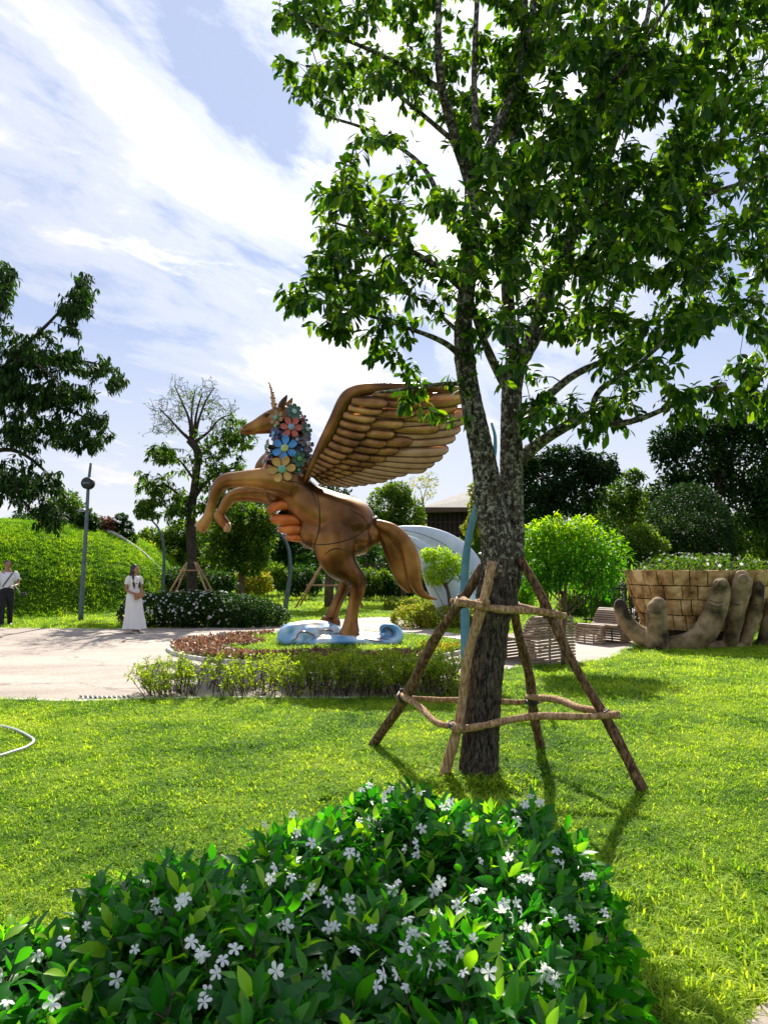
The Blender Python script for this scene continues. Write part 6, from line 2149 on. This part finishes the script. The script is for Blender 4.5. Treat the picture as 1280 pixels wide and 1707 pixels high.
for s_, fy in ((-1, -.02), (1, .16)):
    limb(sk_, [(s_ * .09, 0, .90), (s_ * .09, .05, .5), (s_ * .085, fy * .8, .30), (s_ * .085, fy, .10)], [.08, .058, .046, .032])
    limb(sk_, [(s_ * .085, fy - .02, .075), (s_ * .09, fy + .05, .05), (s_ * .095, fy + .12, .028)], [.034, .034, .026])
remeshed(sk_, 'body', M['skin'], wo, voxel=.009, smooth_it=2)
# dress: bodice and skirt lofted round the figure, with folds
rings = [(1.375, .075, .055, 0), (1.36, .13, .075, 0), (1.31, .168, .098, .005), (1.24, .158, .115, .02), (1.17, .145, .105, .015), (1.08, .128, .092, .005), (1.0, .15, .11, .0), (.90, .185, .145, .0), (.7, .205, .17, .02), (.5, .225, .19, .035), (.3, .255, .215, .05), (.15, .28, .235, .06), (.11, .285, .24, .06)]
m = MB(); nS = 44; an = np.linspace(0, 2 * pi, nS + 1)[:-1]
VV = []
for (z_, rx, ry, oy) in rings:
    f_ = np.clip((1.0 - z_) / .9, 0, 1)
    rf = 1 + .075 * f_ * np.sin(an * 9 + 1.3 * sin(z_ * 3)) + .04 * f_ * np.sin(an * 5 + 2)
    VV.append(np.column_stack([rx * np.cos(an) * rf, oy + ry * np.sin(an) * rf, np.full(nS, z_) + .012 * f_ * np.sin(an * 3)]))
q = [[i * nS + j, (i) * nS + (j + 1) % nS, (i + 1) * nS + (j + 1) % nS, (i + 1) * nS + j] for i in range(len(rings) - 1) for j in range(nS)]
m.add(np.vstack(VV), [np.array(q)[:, ::-1]])
for s_ in (-1, 1):
    a_ = catmull(np.array([(s_ * .12, 0, 1.335, .058), (s_ * .165, 0, 1.30, .062), (s_ * .19, -.005, 1.21, .057), (s_ * .195, -.008, 1.17, .056)]), 3); m.tube(a_[:, :3], a_[:, 3], 14)
m.build('dress', M['dress'], wo)
m = MB(); m.tube([(0.125 * cos(a), .092 * sin(a), 1.08) for a in np.linspace(0, 2 * pi, 25)], .010, 6); m.build('waist_seam', M['dress'], wo)
# hair: cap plus two long locks
hm = MB(); Rz = np.array(Matrix.Rotation(R(22), 3, 'Z'))
hm.ball(T_((0, -.018, .035)), np.array([.086, .098, .092]), 16, 12, M=Rz); hm.ball(T_((0, -.055, -.02)), np.array([.078, .062, .10]), 14, 10, M=Rz)
for s_, xo in ((-1, -.075), (1, .078)):
    a_ = catmull(np.array([(*T_((s_ * .06, -.02, -.01)), .035), (*T_((s_ * .078, .0, -.12)), .032), (xo, .085, 1.27, .034), (xo * .95, .115, 1.14, .028), (xo * .9, .12, 1.05, .010)]), 4)
    hm.tube(a_[:, :3], a_[:, 3], 10, squash=.7)
limb(hm, [T_((0, -.07, -.03)), (0, -.09, 1.34), (0, -.10, 1.2)], [.07, .075, .03], .5)
remeshed(hm, 'hair', M['hair'], wo, voxel=.011, smooth_it=3)
for e in (-1, 1):
    m = MB(); m.ball(T_((e * .031, .088, .008)), [.011, .006, .006], 8, 6); m.build('eye', M['black'], wo)
m = MB(); m.ball(T_((0, .098, -.058)), [.020, .006, .007], 8, 6); m.build('mouth', plain('lip_red', (.25, .05, .04), .5), wo)
m = MB(); m.ball((0, .125, 1.24), [.018, .008, .030], 10, 8); m.ball((0.012, .128, 1.19), [.014, .006, .02], 8, 6); m.build('sunglasses', M['black'], wo)
m = MB(); m.box((0.01, .225, .90), (.24, .035, .14), M=np.array(Matrix.Rotation(.35, 3, 'Y'))); cl = m.build('clutch', M['leather'], wo, smooth=False)
m = MB(); m.box((0.01, .247, .925), (.24, .008, .07), M=np.array(Matrix.Rotation(.35, 3, 'Y'))); m.build('flap', M['leather'], cl, smooth=False)
for s_, fy in ((-1, -.02), (1, .16)):
    m = MB(); a_ = catmull(np.array([(s_ * .085, fy - .05, .045, .030), (s_ * .09, fy + .03, .030, .032), (s_ * .095, fy + .12, .012, .036), (s_ * .095, fy + .17, .010, .026)]), 4); m.tube(a_[:, :3], a_[:, 3] * .9, 12, squash=.45, side=(0, 0, 1), round_ends=True)
    m.tube([(s_ * .085, fy - .055, .05), (s_ * .085, fy - .06, 0.0)], [.014, .009], 8)
    m.tube([(s_ * .085 - .045, fy + .10, .02), (s_ * .09, fy + .10, .06), (s_ * .095 + .04, fy + .10, .02)], .010, 6)
    m.build('sandal', M['dress'], wo)
wo.location = tuple(wp); wo.rotation_euler = (0, 0, R(-128)); wo.scale = (1.0, 1.0, 1.0)

# man with a selfie stick at the left edge
mp_ = G(10, 1037, .12); zz0 = max(float(hill_h(mp_[0], mp_[1])), 0)
mo = thing('person', (0, 0, 0), 'man in white short-sleeved shirt and black trousers holding a long pole', 'person')
sk_ = MB()
limb(sk_, [(0, 0, 1.45), (0, .01, 1.53), (0, .015, 1.60)], [.065, .058, .055])
T_ = head(sk_, (0, .03, 1.68), 1.05, R(10))
limb(sk_, [(0, 0, 1.0), (0, 0, 1.2), (0, 0, 1.42), (0, 0, 1.48)], [.15, .15, .17, .12], .62)
hR, hL = (.34, .30, 1.02), (-.12, .34, 1.10)
limb(sk_, [(.20, 0, 1.44), (.25, -.02, 1.28), (.27, 0, 1.16), (.31, .14, 1.10), hR], [.055, .047, .041, .036, .026])
limb(sk_, [(-.20, 0, 1.44), (-.26, .02, 1.28), (-.27, .05, 1.16), (-.2, .2, 1.12), hL], [.055, .047, .041, .036, .026])
hand(sk_, np.array(hR), (.3, .75, -.3), 1.1, .8, 1); hand(sk_, np.array(hL), (.6, .5, .1), 1.1, .8, 1)
remeshed(sk_, 'body', M['skin'], mo, voxel=.010, smooth_it=2)
m = MB(); limb(m, [(0, 0, .98), (0, 0, 1.15), (0, 0, 1.36), (0, 0, 1.45), (0, .0, 1.51)], [.175, .172, .195, .15, .075], .66)
for s_ in (-1, 1):
    a_ = catmull(np.array([(s_ * .15, 0, 1.46, .075), (s_ * .21, 0, 1.42, .080), (s_ * .25, -.01, 1.30, .075), (s_ * .262, -.01, 1.24, .074)]), 3); m.tube(a_[:, :3], a_[:, 3], 12)
remeshed(m, 'shirt', M['shirt'], mo, voxel=.012, smooth_it=3)
m = MB(); limb(m, [(0, 0, 1.06), (0, 0, .95), (0, 0, .88)], [.165, .178, .15], .7)
for s_, fy in ((-1, -.16), (1, .10)):
    limb(m, [(s_ * .09, 0, .95), (s_ * .10, fy * .2 + .02, .70), (s_ * .105, fy * .6 + .02, .48), (s_ * .11, fy, .10)], [.105, .095, .078, .068])
remeshed(m, 'trousers', M['trousers'], mo, voxel=.013, smooth_it=3)
for s_, fy in ((-1, -.16), (1, .10)):
    m = MB(); a_ = catmull(np.array([(s_ * .11, fy - .06, .05, .045), (s_ * .115, fy + .03, .05, .050), (s_ * .12, fy + .14, .035, .045), (s_ * .12, fy + .20, .03, .028)]), 4); m.tube(a_[:, :3], a_[:, 3], 12, round_ends=True); m.build('shoe', M['black'], mo)
hm = MB(); Rz = np.array(Matrix.Rotation(R(10), 3, 'Z')); hm.ball(T_((0, -.012, .05)), np.array([.084, .096, .080]), 14, 10, M=Rz); hm.ball(T_((0, -.05, .0)), np.array([.078, .055, .075]), 12, 8, M=Rz)
remeshed(hm, 'hair', M['hair'], mo, voxel=.012, smooth_it=2)
for e in (-1, 1):
    m = MB(); m.ball(T_((e * .033, .093, .008)), [.011, .006, .006], 8, 6); m.build('eye', M['black'], mo)
m = MB(); m.tube([(-.13, .10, 1.47), (-.02, .14, 1.30), (.12, .135, 1.08)], .014, 8, squash=.4); m.tube([(-.13, .08, 1.47), (-.14, -.09, 1.4), (0, -.15, 1.2), (.12, -.12, 1.06)], .014, 8); m.build('shoulder_strap', M['trousers'], mo)
mo.location = (mp_[0], mp_[1], zz0); mo.rotation_euler = (0, 0, R(-150)); mo.scale = (.985,) * 3
# pole and phone he holds
bpy.context.view_layer.update()
Wm = world_of(mo)
a_ = np.array(Wm @ Vector((-.16, .40, 1.13))); b_ = P(37, 991, mp_[1] - .25)
sf = thing('selfie_stick', tuple((a_ + b_) / 2), 'white extendable pole with a small black camera held by the man', 'selfie stick')
m = MB(); m.tube([a_ - norm(b_ - a_) * .1, b_], [.012, .009], 8); m.build('pole', M['rock_white'], sf)
m = MB(); m.box(b_ + [0.05, 0, 0], (.13, .05, .08), M=np.array(Matrix.Rotation(-.4, 3, 'Y'))); m.build('camera', M['black'], sf, smooth=False)
m = MB(); m.tube([b_ + [-.02, 0, .02], b_ + [.04, 0, .02]], .03, 10); m.build('grip', M['black'], sf)
# part of a dark bag at the very edge
bgp = P(-4, 1012, mp_[1] - .2); m = MB(); a_ = catmull(np.array([[bgp[0] - .1, bgp[1], bgp[2] - .22, .08], [bgp[0] - .05, bgp[1], bgp[2] - .05, .13], [bgp[0], bgp[1], bgp[2] + .12, .10], [bgp[0] - .02, bgp[1], bgp[2] + .2, .04]]), 4)
m.tube(a_[:, :3], a_[:, 3], 12, squash=.6, round_ends=True); bag = m.build('shoulder_bag', M['black'], None); tag(bag, 'black bag hanging low behind the man at the left edge', 'bag')
